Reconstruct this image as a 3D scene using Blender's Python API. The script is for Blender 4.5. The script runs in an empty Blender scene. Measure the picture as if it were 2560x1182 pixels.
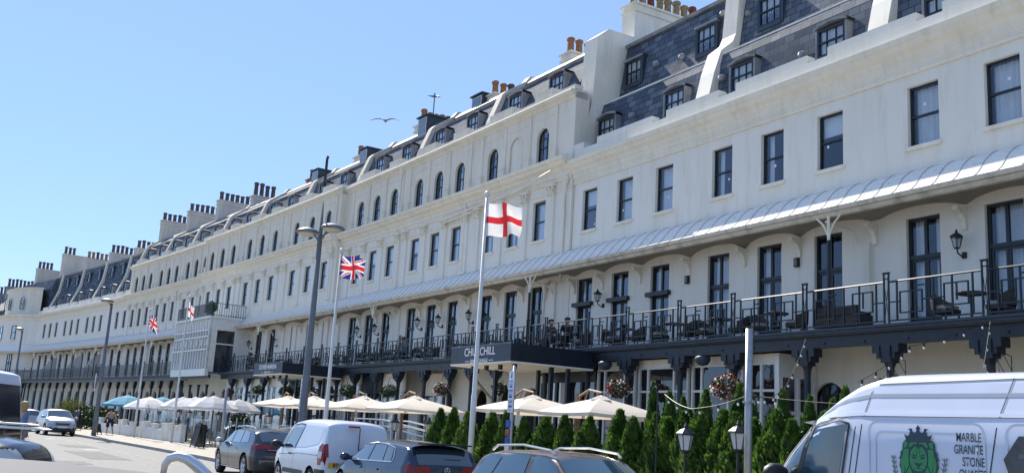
import bpy, math, random
from mathutils import Vector, Matrix
from math import sin, cos, pi, radians, sqrt
random.seed(7)
S = bpy.context.scene
COL = S.collection
# ---------------------------------------------------------------- camera
F_PX, PITCH, ROLL, AZ, EYE = 2450.0, radians(11.4), radians(3.4), radians(30.0), 1.68
F0 = Vector((-cos(AZ), sin(AZ), 0)); R0 = Vector((sin(AZ), cos(AZ), 0)); Z0 = Vector((0, 0, 1))
FW = F0*cos(PITCH) + Z0*sin(PITCH); U0 = -F0*sin(PITCH) + Z0*cos(PITCH)
RT = R0*cos(ROLL) + U0*sin(ROLL); UP = U0*cos(ROLL) - R0*sin(ROLL)
cam_d = bpy.data.cameras.new('camera'); cam = bpy.data.objects.new('camera', cam_d); COL.objects.link(cam)
M = Matrix((RT, UP, -FW)).transposed().to_4x4(); M.translation = Vector((0, 0, EYE)); cam.matrix_world = M
cam_d.sensor_width = 36.0; cam_d.lens = F_PX/2560*36; cam_d.clip_start = 0.1; cam_d.clip_end = 6000
S.camera = cam
# ---------------------------------------------------------------- world, sun, exposure
SUN = Vector((-9.5, 0.42, 8.6)).normalized()
w = bpy.data.worlds.new('World'); S.world = w; w.use_nodes = True
wn = w.node_tree.nodes; wl = w.node_tree.links
sky = wn.new('ShaderNodeTexSky'); sky.sky_type = 'NISHITA'; sky.sun_disc = False
sky.sun_elevation = math.asin(SUN.z); sky.sun_rotation = math.atan2(SUN.x, SUN.y)
sky.air_density = 1.0; sky.dust_density = 0.05; sky.ozone_density = 5.0; sky.altitude = 10
sm = wn.new('ShaderNodeMix'); sm.data_type = 'RGBA'; sm.inputs[0].default_value = 0.55; sm.inputs[7].default_value = (2.7, 4.1, 7.3, 1)
wl.new(sky.outputs[0], sm.inputs[6]); wl.new(sm.outputs[2], wn['Background'].inputs[0]); wn['Background'].inputs[1].default_value = 0.08
sd = bpy.data.lights.new('sun', 'SUN'); sd.energy = 4.4; sd.angle = radians(0.53); sd.color = (1, 0.94, 0.84)
so = bpy.data.objects.new('sun', sd); COL.objects.link(so)
so.rotation_euler = SUN.to_track_quat('Z', 'Y').to_euler(); so.location = (0, 0, 60)
S.view_settings.view_transform = 'Standard'; S.view_settings.look = 'None'
S.view_settings.exposure = 1.0; S.view_settings.gamma = 1.0
# ---------------------------------------------------------------- materials
MT = {}
def mat(name, col, rough=0.6, metal=0.0, var=0.12, scale=3.0, bump=0.0, spec=0.5, stretch=None, col2=None, th=(0.35, 0.7), sub=None):
    m = bpy.data.materials.new(name); m.use_nodes = True; MT[name] = m
    n = m.node_tree.nodes; l = m.node_tree.links; b = n['Principled BSDF']
    b.inputs['Roughness'].default_value = rough; b.inputs['Metallic'].default_value = metal
    b.inputs['Specular IOR Level'].default_value = spec
    g = n.new('ShaderNodeNewGeometry'); mp = n.new('ShaderNodeMapping')
    l.new(g.outputs['Position'], mp.inputs[0])
    if stretch: mp.inputs['Scale'].default_value = stretch
    nz = n.new('ShaderNodeTexNoise'); nz.inputs['Scale'].default_value = scale; nz.inputs['Detail'].default_value = 5
    l.new(mp.outputs[0], nz.inputs['Vector'])
    r = n.new('ShaderNodeValToRGB'); r.color_ramp.elements[0].position = th[0]; r.color_ramp.elements[1].position = th[1]
    c = Vector(col); d = Vector(col2) if col2 else c*(1-2*var)
    r.color_ramp.elements[0].color = (*d, 1); r.color_ramp.elements[1].color = (*c, 1)
    l.new(nz.outputs[0], r.inputs[0]); l.new(r.outputs[0], b.inputs['Base Color'])
    if bump:
        bp = n.new('ShaderNodeBump'); bp.inputs['Strength'].default_value = bump; bp.inputs['Distance'].default_value = 0.02
        n2 = n.new('ShaderNodeTexNoise'); n2.inputs['Scale'].default_value = scale*6; l.new(g.outputs['Position'], n2.inputs['Vector'])
        l.new(n2.outputs[0], bp.inputs['Height']); l.new(bp.outputs[0], b.inputs['Normal'])
    return m
mat('stucco', (0.80, 0.77, 0.69), 0.75, col2=(0.75, 0.72, 0.63), scale=0.9, stretch=(1.2, 1.2, 0.35), bump=0.15, th=(0.28, 0.62))
mat('trim', (0.82, 0.77, 0.65), 0.7, col2=(0.76, 0.70, 0.58), scale=1.4, stretch=(1, 1, 0.8), th=(0.3, 0.6), bump=0.1)
mat('attic', (0.78, 0.72, 0.60), 0.75, col2=(0.70, 0.64, 0.52), scale=0.8, stretch=(1.2, 1.2, 0.3), th=(0.25, 0.6), bump=0.15)
mat('render_grey', (0.64, 0.59, 0.50), 0.8, col2=(0.52, 0.48, 0.41), scale=0.7, stretch=(1, 1, 0.4))
mat('ochre', (0.62, 0.56, 0.40), 0.75, var=0.1, scale=1)
mat('navy', (0.010, 0.019, 0.032), 0.45, var=0.2, scale=4)
mat('navy_mid', (0.030, 0.048, 0.075), 0.5, var=0.15, scale=4)
mat('frame', (0.006, 0.012, 0.018), 0.4, var=0.1)
mat('white_paint', (0.75, 0.74, 0.70), 0.4, var=0.06)
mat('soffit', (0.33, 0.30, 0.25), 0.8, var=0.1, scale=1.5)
mat('gutter', (0.62, 0.57, 0.47), 0.6, col2=(0.38, 0.34, 0.27), scale=3, th=(0.3, 0.5))
mat('rib', (0.45, 0.43, 0.41), 0.8)
mat('rail_metal', (0.008, 0.013, 0.02), 0.35)
mat('lead', (0.30, 0.31, 0.33), 0.6, var=0.2)
mat('terracotta', (0.42, 0.20, 0.085), 0.8, var=0.25, scale=9)
mat('buff_clay', (0.36, 0.27, 0.15), 0.8, var=0.25, scale=9)
mat('dark_clay', (0.13, 0.09, 0.08), 0.8, var=0.25, scale=9)
mat('red_clay', (0.25, 0.07, 0.04), 0.8, var=0.25, scale=9)
mat('asphalt', (0.20, 0.197, 0.188), 0.9, col2=(0.13, 0.128, 0.12), scale=1.6, bump=0.6, th=(0.2, 0.6), stretch=(3, 3, 1))
mat('paving', (0.36, 0.33, 0.27), 0.85, col2=(0.25, 0.23, 0.19), scale=1.5, bump=0.2)
mat('road_patch', (0.13, 0.128, 0.122), 0.9, var=0.15, scale=3)
mat('kerb', (0.36, 0.34, 0.31), 0.85, var=0.15)
mat('ground', (0.36, 0.34, 0.30), 0.95, var=0.15, scale=0.2)
mat('water', (0.02, 0.06, 0.08), 0.15, var=0.1)
mat('silver', (0.60, 0.61, 0.62), 0.32, metal=0.8, var=0.03)
mat('galv', (0.42, 0.44, 0.46), 0.45, metal=0.6, var=0.1, scale=8)
mat('lamp_grey', (0.16, 0.17, 0.18), 0.45, var=0.1)
mat('pole_white', (0.70, 0.69, 0.66), 0.4, var=0.06)
mat('cream_canvas', (0.84, 0.76, 0.65), 0.85, var=0.04)
mat('white_canvas', (0.78, 0.77, 0.76), 0.85, var=0.03)
mat('blue_canvas', (0.04, 0.30, 0.47), 0.8, var=0.05)
mat('wood', (0.22, 0.13, 0.08), 0.6, var=0.2, scale=6)
mat('wicker', (0.085, 0.072, 0.062), 0.7, var=0.3, scale=25)
mat('cushion', (0.42, 0.40, 0.37), 0.9, var=0.08)
mat('tyre', (0.016, 0.016, 0.018), 0.8, var=0.1)
mat('plastic_black', (0.018, 0.019, 0.022), 0.5, var=0.1)
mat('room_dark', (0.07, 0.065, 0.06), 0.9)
mat('curtain', (0.80, 0.80, 0.78), 0.9, var=0.05)
mat('trunk', (0.10, 0.065, 0.04), 0.9, var=0.2)
mat('skin', (0.50, 0.28, 0.19), 0.55, var=0.05)
mat('hair_blonde', (0.42, 0.27, 0.12), 0.6, var=0.15, scale=30)
mat('hair_dark', (0.05, 0.03, 0.02), 0.6, var=0.15)
mat('cloth_blue', (0.12, 0.22, 0.38), 0.9)
mat('cloth_black', (0.02, 0.02, 0.025), 0.9)
mat('cloth_green', (0.10, 0.11, 0.09), 0.9)
mat('cloth_grey', (0.25, 0.25, 0.26), 0.9)
mat('sign_white', (0.80, 0.80, 0.80), 0.5, var=0.02)
mat('sign_blue', (0.01, 0.10, 0.45), 0.5)
mat('plate_yellow', (0.75, 0.45, 0.03), 0.5, var=0.03)
mat('letter_black', (0.02, 0.025, 0.04), 0.5)
mat('letter_white', (0.85, 0.85, 0.85), 0.5, var=0.02)
mat('logo_dark', (0.010, 0.045, 0.065), 0.35)
mat('logo_green', (0.02, 0.24, 0.075), 0.35, var=0.05)
mat('panel_photo', (0.12, 0.12, 0.12), 0.35, col2=(0.03, 0.03, 0.035), scale=2.5)
mat('light_red', (0.26, 0.006, 0.008), 0.15, var=0.1)
mat('light_clear', (0.55, 0.57, 0.60), 0.12, var=0.05)
mat('chalk', (0.05, 0.055, 0.065), 0.8, col2=(0.028, 0.03, 0.036), scale=5)
mat('shrub', (0.06, 0.11, 0.025), 0.7, var=0.35, scale=6)
mat('gull', (0.45, 0.45, 0.46), 0.8)
mat('brick_far', (0.40, 0.20, 0.12), 0.8)
mat('car_white', (0.60, 0.65, 0.76), 0.22, var=0.02, spec=0.6)
for nm, c, r in (('paint_white', (0.62, 0.66, 0.74), 0.25), ('paint_navy', (0.006, 0.012, 0.024), 0.16), ('paint_blue', (0.022, 0.036, 0.065), 0.16),
                 ('paint_brown', (0.11, 0.08, 0.075), 0.25), ('paint_silver', (0.40, 0.41, 0.43), 0.25), ('paint_black', (0.012, 0.013, 0.018), 0.12), ('paint_grey', (0.17, 0.17, 0.17), 0.35)):
    m = mat(nm, c, r, var=0.03, scale=1.5)
    b = m.node_tree.nodes['Principled BSDF']; b.inputs['Coat Weight'].default_value = 0.35; b.inputs['Coat Roughness'].default_value = 0.05
    if nm in ('paint_blue', 'paint_silver', 'paint_brown'): b.inputs['Metallic'].default_value = 0.35
for nm_, amt in (('stucco', 0.07), ('trim', 0.1), ('attic', 0.1), ('render_grey', 0.12), ('gutter', 0.15)):
    m = MT[nm_]; n = m.node_tree.nodes; l = m.node_tree.links; b = n['Principled BSDF']; rp = [k for k in n if k.type == 'VALTORGB'][0]; g = [k for k in n if k.type == 'NEW_GEOMETRY'][0]
    mp = n.new('ShaderNodeMapping'); mp.inputs['Scale'].default_value = (3.0, 3.0, 0.4); l.new(g.outputs['Position'], mp.inputs[0])
    nz = n.new('ShaderNodeTexNoise'); nz.inputs['Scale'].default_value = 1.0; nz.inputs['Detail'].default_value = 8; nz.inputs['Roughness'].default_value = 0.7; l.new(mp.outputs[0], nz.inputs['Vector'])
    r2 = n.new('ShaderNodeValToRGB'); r2.color_ramp.elements[0].position = 0.30; r2.color_ramp.elements[1].position = 0.50; v = 1-amt*1.8
    r2.color_ramp.elements[0].color = (v, v*.97, v*.92, 1); r2.color_ramp.elements[1].color = (1, 1, 1, 1); l.new(nz.outputs[0], r2.inputs[0])
    mx = n.new('ShaderNodeMix'); mx.data_type = 'RGBA'; mx.blend_type = 'MULTIPLY'; mx.inputs[0].default_value = 0.8
    l.new(rp.outputs[0], mx.inputs[6]); l.new(r2.outputs[0], mx.inputs[7]); l.new(mx.outputs[2], b.inputs['Base Color'])
m = MT['paving']; n = m.node_tree.nodes; l = m.node_tree.links; b = n['Principled BSDF']; rp = [k for k in n if k.type == 'VALTORGB'][0]; g = [k for k in n if k.type == 'NEW_GEOMETRY'][0]
br = n.new('ShaderNodeTexBrick'); br.inputs['Scale'].default_value = 1.0; br.inputs['Brick Width'].default_value = 0.9; br.inputs['Row Height'].default_value = 0.6; br.inputs['Mortar Size'].default_value = 0.012
br.inputs['Color1'].default_value = (.85, .85, .85, 1); br.inputs['Color2'].default_value = (1, 1, 1, 1); br.inputs['Mortar'].default_value = (.5, .48, .45, 1); l.new(g.outputs['Position'], br.inputs['Vector'])
mx = n.new('ShaderNodeMix'); mx.data_type = 'RGBA'; mx.blend_type = 'MULTIPLY'; mx.inputs[0].default_value = 1.0
l.new(rp.outputs[0], mx.inputs[6]); l.new(br.outputs[0], mx.inputs[7]); l.new(mx.outputs[2], b.inputs['Base Color'])
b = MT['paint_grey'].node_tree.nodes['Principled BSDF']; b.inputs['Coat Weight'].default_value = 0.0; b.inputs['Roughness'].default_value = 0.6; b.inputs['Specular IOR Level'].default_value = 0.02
# slate: courses drawn by a brick texture over the roof's own UV, each slate its own tone
def slate(name, c1, c2, mortar):
    m = bpy.data.materials.new(name); m.use_nodes = True; MT[name] = m
    n = m.node_tree.nodes; l = m.node_tree.links; b = n['Principled BSDF']; b.inputs['Roughness'].default_value = 0.75; b.inputs['Specular IOR Level'].default_value = 0.25
    uv = n.new('ShaderNodeUVMap'); br = n.new('ShaderNodeTexBrick'); l.new(uv.outputs[0], br.inputs['Vector'])
    br.inputs['Color1'].default_value = (*c1, 1); br.inputs['Color2'].default_value = (*c2, 1); br.inputs['Mortar'].default_value = (*mortar, 1)
    br.inputs['Scale'].default_value = 1.0; br.inputs['Mortar Size'].default_value = 0.014; br.inputs['Brick Width'].default_value = 0.46
    br.inputs['Row Height'].default_value = 0.27; br.inputs['Bias'].default_value = -0.2
    nz = n.new('ShaderNodeTexNoise'); nz.inputs['Scale'].default_value = 0.7; g = n.new('ShaderNodeNewGeometry'); l.new(g.outputs['Position'], nz.inputs['Vector'])
    mx = n.new('ShaderNodeMix'); mx.data_type = 'RGBA'; mx.blend_type = 'MULTIPLY'; mx.inputs[0].default_value = 0.6
    l.new(br.outputs[0], mx.inputs[6]); l.new(nz.outputs[0], mx.inputs[7]); l.new(mx.outputs[2], b.inputs['Base Color'])
    bp = n.new('ShaderNodeBump'); bp.inputs['Strength'].default_value = 0.5; bp.inputs['Distance'].default_value = 0.01
    l.new(br.outputs[1], bp.inputs['Height']); bp.invert = True; l.new(bp.outputs[0], b.inputs['Normal'])
slate('slate', (0.085, 0.115, 0.16), (0.22, 0.255, 0.31), (0.03, 0.04, 0.055))
slate('roof_pale', (0.30, 0.29, 0.28), (0.42, 0.40, 0.37), (0.2, 0.19, 0.18))
# lead canopy: pale paint, peeling in spots
m = mat('canopy_paint', (0.80, 0.77, 0.71), 0.85, col2=(0.50, 0.42, 0.33), scale=9, th=(0.33, 0.38), stretch=(1, 1, 1.5), spec=0.2)
# glass
def glass(name, tint, fr, dark=0.0):
    m = bpy.data.materials.new(name); m.use_nodes = True; MT[name] = m
    n = m.node_tree.nodes; l = m.node_tree.links; n.remove(n['Principled BSDF']); o = n['Material Output']
    t = n.new('ShaderNodeBsdfTransparent'); t.inputs[0].default_value = (*tint, 1)
    g = n.new('ShaderNodeBsdfGlossy'); g.inputs['Roughness'].default_value = 0.03; g.inputs['Color'].default_value = (0.72, 0.8, 0.9, 1)
    f0 = n.new('ShaderNodeLayerWeight'); f0.inputs[0].default_value = 0.5
    f1 = n.new('ShaderNodeMath'); f1.operation = 'POWER'; f1.inputs[1].default_value = 3.0; l.new(f0.outputs['Facing'], f1.inputs[0])
    f = n.new('ShaderNodeMath'); f.operation = 'MULTIPLY_ADD'; f.inputs[1].default_value = fr; f.inputs[2].default_value = 0.08; l.new(f1.outputs[0], f.inputs[0])
    nz = n.new('ShaderNodeTexNoise'); nz.inputs['Scale'].default_value = 0.8; ge = n.new('ShaderNodeNewGeometry'); l.new(ge.outputs['Position'], nz.inputs['Vector'])
    bp = n.new('ShaderNodeBump'); bp.inputs['Strength'].default_value = 0.06; bp.inputs['Distance'].default_value = 0.2
    l.new(nz.outputs[0], bp.inputs['Height']); l.new(bp.outputs[0], g.inputs['Normal'])
    mx = n.new('ShaderNodeMixShader'); l.new(f.outputs[0], mx.inputs[0]); l.new(t.outputs[0], mx.inputs[1]); l.new(g.outputs[0], mx.inputs[2])
    l.new(mx.outputs[0], o.inputs[0]); return m
glass('glass', (0.82, 0.88, 0.94), 1.5)
glass('glass_clear', (0.85, 0.92, 0.92), 0.6)
glass('lantern_glass', (0.75, 0.78, 0.8), 1.0)
m = mat('car_glass', (0.02, 0.035, 0.045), 0.04, var=0.02, spec=1.0); m.node_tree.nodes['Principled BSDF'].inputs['Coat Weight'].default_value = 1
m = mat('car_glass_blue', (0.02, 0.065, 0.095), 0.05, var=0.15, spec=1.0, scale=1.2); m.node_tree.nodes['Principled BSDF'].inputs['Coat Weight'].default_value = 1
m = mat('door_glass', (0.02, 0.03, 0.035), 0.05, spec=1.0); m.node_tree.nodes['Principled BSDF'].inputs['Coat Weight'].default_value = 1
def leafy(name, c1, c2, trans=0.35, sc=4):
    m = bpy.data.materials.new(name); m.use_nodes = True; MT[name] = m
    n = m.node_tree.nodes; l = m.node_tree.links; b = n['Principled BSDF']; b.inputs['Roughness'].default_value = 0.6
    g = n.new('ShaderNodeNewGeometry'); nz = n.new('ShaderNodeTexNoise'); nz.inputs['Scale'].default_value = sc; l.new(g.outputs['Position'], nz.inputs['Vector'])
    r = n.new('ShaderNodeValToRGB'); r.color_ramp.elements[0].position = 0.35; r.color_ramp.elements[1].position = 0.65
    r.color_ramp.elements[0].color = (*c1, 1); r.color_ramp.elements[1].color = (*c2, 1)
    l.new(nz.outputs[0], r.inputs[0]); l.new(r.outputs[0], b.inputs['Base Color'])
    t = n.new('ShaderNodeBsdfTranslucent'); l.new(r.outputs[0], t.inputs[0]); mx = n.new('ShaderNodeMixShader'); mx.inputs[0].default_value = trans
    l.new(b.outputs[0], mx.inputs[1]); l.new(t.outputs[0], mx.inputs[2]); l.new(mx.outputs[0], n['Material Output'].inputs[0])
leafy('conifer', (0.030, 0.075, 0.012), (0.11, 0.20, 0.028), 0.42, sc=5)
leafy('yucca', (0.06, 0.08, 0.02), (0.16, 0.17, 0.06), 0.3)
leafy('petal_white', (0.75, 0.7, 0.65), (0.8, 0.8, 0.78), 0.4)
leafy('petal_red', (0.55, 0.03, 0.03), (0.7, 0.12, 0.10), 0.4)
leafy('petal_pink', (0.6, 0.25, 0.3), (0.65, 0.35, 0.4), 0.4)
leafy('flag_white', (0.74, 0.74, 0.74), (0.78, 0.78, 0.78), 0.45)
leafy('flag_red', (0.55, 0.02, 0.03), (0.6, 0.03, 0.04), 0.45)
leafy('flag_blue', (0.015, 0.03, 0.22), (0.02, 0.04, 0.25), 0.45)
for c in ('cream_canvas', 'white_canvas', 'blue_canvas'):
    m = MT[c]; n = m.node_tree.nodes; l = m.node_tree.links; b = n['Principled BSDF']; t = n.new('ShaderNodeBsdfTranslucent')
    l.new([k for k in n if k.type == 'VALTORGB'][0].outputs[0], t.inputs[0]); mx = n.new('ShaderNodeMixShader'); mx.inputs[0].default_value = 0.3
    l.new(b.outputs[0], mx.inputs[1]); l.new(t.outputs[0], mx.inputs[2]); l.new(mx.outputs[0], n['Material Output'].inputs[0])
# ---------------------------------------------------------------- curved street coordinates
# s = distance along the wall (to the left), n = distance out from the wall towards the street, z up
CX, CY, RR = -24.7, -585.0, 607.44
def P(s, n, z=0.0):
    th = (s+CX)/RR; r = RR-n
    return Vector((CX - r*sin(th), CY + r*cos(th), z))
def TH(s): return (s+CX)/RR
# ---------------------------------------------------------------- mesh helper
OFF = {}
class MB:
    def __init__(s, T=None): s.v = []; s.raw = []; s.f = []; s.mi = []; s.T = T
    def p(s, x, y, z): s.raw.append((x, y, z)); s.v.append(tuple(s.T(x, y, z)) if s.T else (x, y, z)); return len(s.v)-1
    def face(s, pts, mi=0): s.f.append([s.p(*q) for q in pts]); s.mi.append(mi)
    def grid(s, rows, mi=0, close=False):
        ids = [[s.p(*q) for q in r] for r in rows]
        for a, b in zip(ids, ids[1:]):
            m = len(a)
            for i in range(m if close else m-1):
                j = (i+1) % m; s.f.append([a[i], a[j], b[j], b[i]]); s.mi.append(mi)
        return ids
    def prof(s, pr, x0, x1, seg=None, mi=0, caps=True):   # closed profile [(y,z)..] swept along x
        k = seg or (max(1, int(abs(x1-x0)/4)) if s.T else 1)
        rows = [[(x0+(x1-x0)*i/k, y, z) for y, z in pr] for i in range(k+1)]
        ids = s.grid(rows, mi, True)
        if caps: s.f += [ids[0][::-1], ids[-1]]; s.mi += [mi, mi]
    def box(s, x0, x1, y0, y1, z0, z1, mi=0): s.prof([(y0, z0), (y1, z0), (y1, z1), (y0, z1)], x0, x1, None, mi)
    def tube(s, pts, r, k=6, mi=0):
        pts = [Vector(q) for q in pts]; rows = []; pv = None
        for i, q in enumerate(pts):
            d = (pts[min(i+1, len(pts)-1)]-pts[max(i-1, 0)]).normalized()
            a = d.cross(Vector((0, 0, 1))) if pv is None else d.cross(pv.cross(d)) if False else d.cross(Vector((0, 0, 1)))
            if a.length < 0.05: a = Vector((1, 0, 0))
            a.normalize(); b = d.cross(a).normalized(); rr = r[i] if isinstance(r, (list, tuple)) else r
            rows.append([tuple(q + a*rr*cos(2*pi*j/k) + b*rr*sin(2*pi*j/k)) for j in range(k)])
        ids = s.grid(rows, mi, True); s.f += [ids[0][::-1], ids[-1]]; s.mi += [mi, mi]
    def lathe(s, pr, c=(0, 0, 0), k=10, mi=0):            # pr [(r,z)..]
        ids = s.grid([[(c[0]+r*cos(2*pi*j/k), c[1]+r*sin(2*pi*j/k), c[2]+z) for j in range(k)] for r, z in pr], mi, True)
        s.f += [ids[0][::-1], ids[-1]]; s.mi += [mi, mi]
    def poly(s, pts, y0, y1, mi=0, ax='y'):               # polygon in x,z given thickness along y
        a = [(x, y0, z) for x, z in pts]; b = [(x, y1, z) for x, z in pts]
        ids = s.grid([a, b], mi, True); s.f += [ids[0][::-1], ids[1]]; s.mi += [mi, mi]
    def build(s, name, mats, parent=None, smooth=False, local=False, fix=True):
        if isinstance(mats, str): mats = [mats]
        off = Vector((0, 0, 0)) if (local or parent is None) else OFF.get(parent.name, Vector((0, 0, 0)))
        me = bpy.data.meshes.new(name); me.from_pydata([tuple(Vector(q)-off) for q in s.v], [], s.f)
        for m in mats: me.materials.append(MT[m])
        if len(mats) > 1: me.polygons.foreach_set('material_index', s.mi)
        uv = me.uv_layers.new(name='UVMap'); raw = s.raw
        uv.data.foreach_set('uv', [c for lp in me.loops for c in (raw[lp.vertex_index][0], raw[lp.vertex_index][2])])
        if smooth: me.polygons.foreach_set('use_smooth', [True]*len(me.polygons))
        if fix:
            import bmesh
            bm = bmesh.new(); bm.from_mesh(me); bmesh.ops.recalc_face_normals(bm, faces=bm.faces); bm.to_mesh(me); bm.free()
        me.update()
        o = bpy.data.objects.new(name, me); COL.objects.link(o)
        if parent: o.parent = parent; OFF[o.name] = off
        return o
def tag(o, label=None, cat=None, group=None, kind=None):
    if label: o['label'] = label
    if cat: o['category'] = cat
    if group: o['group'] = group
    if kind: o['kind'] = kind
    return o
def thing(name, loc, label, cat, group=None, rz=0.0):
    o = bpy.data.objects.new(name, None); COL.objects.link(o); o.location = loc; o.rotation_euler.z = rz
    o.empty_display_size = 0.3; OFF[o.name] = Vector(loc); return tag(o, label, cat, group)
def copy_tree(o, parent=None, depth=0):
    c = o.copy(); COL.objects.link(c)
    if parent: c.parent = parent
    for ch in [k for k in list(o.children)]: copy_tree(ch, c, depth+1)
    return c
def put(o, s, n, z, off=None, rz=0.0):       # stands an object built in (x=+s, y=+n) axes at its place on the arc
    p = P(s, n, z); o.location = p - off if off else p; o.rotation_euler = (0, 0, pi + TH(s) + rz)
_font = {}
def text_mesh(txt, size, ext=0.01, name='lettering', matn='letter_white', align='CENTER', sx=1.0):
    c = bpy.data.curves.new('txt', 'FONT'); c.body = txt; c.size = size; c.extrude = ext; c.align_x = align; c.align_y = 'CENTER'; c.resolution_u = 3
    c.offset = size*0.008
    t = bpy.data.objects.new('txt', c); COL.objects.link(t); bpy.context.view_layer.update()
    me = bpy.data.meshes.new_from_object(t.evaluated_get(bpy.context.evaluated_depsgraph_get()))
    COL.objects.unlink(t); bpy.data.objects.remove(t)
    me.materials.clear(); me.materials.append(MT[matn])
    if sx != 1.0:
        for v in me.vertices: v.co.x *= sx
    o = bpy.data.objects.new(name, me); COL.objects.link(o); return o
# ================================================================ SETTING
mb = MB(); mb.face([(-3000, -3000, -0.06), (3000, -3000, -0.06), (3000, 3000, -0.06), (-3000, 3000, -0.06)]); tag(mb.build('ground', 'ground'), kind='structure')
def strip(name, m, s0, s1, n0, n1, z0, z1):
    b = MB(P); b.prof([(n0, z0), (n1, z0), (n1, z1), (n0, z1)], s0, s1, 40); return tag(b.build(name, m), kind='structure')
strip('road', 'asphalt', -90, 260, 12.35, 27, -0.3, 0.0)
strip('pavement', 'paving', -90, 260, -1.5, 12.1, -0.3, 0.12)
strip('kerb', 'kerb', -90, 260, 12.1, 12.35, -0.3, 0.135)
strip('promenade', 'paving', -90, 260, 27, 60, -0.3, 0.1)
mb = MB(); mb.face([(-2500, -2500, 0.0), (2500, -2500, 0.0), (2500, -75, 0.0), (-2500, -75, 0.0)]); tag(mb.build('sea', 'water'), kind='structure')
mb = MB(P); mb.prof([(14.55, 0.002), (14.60, 0.002), (14.60, 0.006), (14.55, 0.006)], 35, 110, 20); tag(mb.build('road_joint', 'plastic_black'), kind='structure')

for i, (a_, c_, n0_, n1_) in enumerate(((38, 44.5, 15.6, 17.0), (49, 52, 14.9, 16.2), (57, 66, 16.6, 17.6), (34, 36, 17.5, 19.2))):
    mb = MB(P); mb.prof([(n0_, 0.002), (n1_, 0.002), (n1_, 0.006), (n0_, 0.006)], a_, c_, 4); tag(mb.build('road_patch', 'road_patch'), kind='structure')
for s_, n_ in ((46.5, 15.6), (60.5, 15.2)):
    t = thing('manhole_cover', P(s_, n_, 0.0), 'dark iron manhole cover in the road, ' + ('nearer the dark estate' if s_ < 50 else 'nearer the low white walls'), 'manhole cover'); k = MB(); k.lathe([(.33, 0), (.33, .008)], (0, 0, 0), 20); k.build('lid', 'plastic_black', t, local=True); k = MB(); k.lathe([(.4, 0), (.4, .006), (.34, .006), (.34, 0)], (0, 0, 0), 20); k.build('frame', 'kerb', t, local=True)

# ================================================================ WINDOWS AND DOORS (prototypes, x = along wall, y = out, origin bottom centre at wall face)
def ring(mb, w, h, t, y0, y1, x0=None, z0=0.0):
    x0 = -w/2 if x0 is None else x0; x1 = x0+w; z1 = z0+h
    mb.box(x0, x0+t, y0, y1, z0, z1); mb.box(x1-t, x1, y0, y1, z0, z1); mb.box(x0+t, x1-t, y0, y1, z0, z0+t); mb.box(x0+t, x1-t, y0, y1, z1-t, z1)
def curtain_mesh(x0, x1, z0, z1, y=-0.34, name='curtain', par=None, m='curtain'):
    k = MB(); n = max(4, int((x1-x0)/0.035)); rows = [[(x0+(x1-x0)*i/n, y+0.03*sin(i*1.9)+0.015*sin(i*0.7), z) for i in range(n+1)] for z in (z0, z1)]
    k.grid(rows); return k.build(name, m, par, local=True, smooth=True, fix=False)
def pane(par, w, h, y, z0=0.0, x0=None, m='glass'):
    x0 = -w/2 if x0 is None else x0
    k = MB(); k.face([(x0, y, z0), (x0+w, y, z0), (x0+w, y, z0+h), (x0, y, z0+h)]); return k.build('pane', m, par, local=True, fix=False)
def sash(w, h, style, sill=True, bars=0):
    f = MB(); ring(f, w, h, 0.06, -0.21, -0.12); f.box(-w/2+.06, w/2-.06, -0.19, -0.11, h*0.5-.03, h*0.5+.03)
    for i in range(bars):
        x = -w/2 + w*(i+1)/(bars+1); f.box(x-.014, x+.014, -0.17, -0.13, 0.06, h*0.5-.03); f.box(x-.014, x+.014, -0.17, -0.13, h*0.5+.03, h-.06)
    o = f.build('window', 'frame', local=True)
    pane(o, w-.1, h-.1, -0.155, 0.05)
    if sill:
        k = MB(); k.box(-w/2-.07, w/2+.07, -0.12, 0.09, -0.11, 0.0); k.build('sill', 'trim', o, local=True)
    if style == 0: curtain_mesh(-w/2+.04, w/2-.04, 0.02, h-.04, par=o)
    elif style == 1: curtain_mesh(-w/2+.04, -w/2+.3, 0.02, h-.04, par=o); curtain_mesh(w/2-.28, w/2-.04, 0.02, h-.04, par=o)
    elif style == 2:
        curtain_mesh(-w/2+.04, -w/2+.26, 0.02, h-.04, par=o)
        k = MB(); k.face([(-w/2+.05, -.26, h*.62), (w/2-.05, -.26, h*.62), (w/2-.05, -.26, h-.05), (-w/2+.05, -.26, h-.05)]); k.build('blind', 'curtain', o, local=True, fix=False)
    return o
def archpts(w, h, k=12):      # outline up one jamb, round the head and down
    r = w/2; return [(-r, 0)] + [(-r*cos(pi*i/k), h-r+r*sin(pi*i/k)) for i in range(k+1)] + [(r, 0)]
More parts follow.
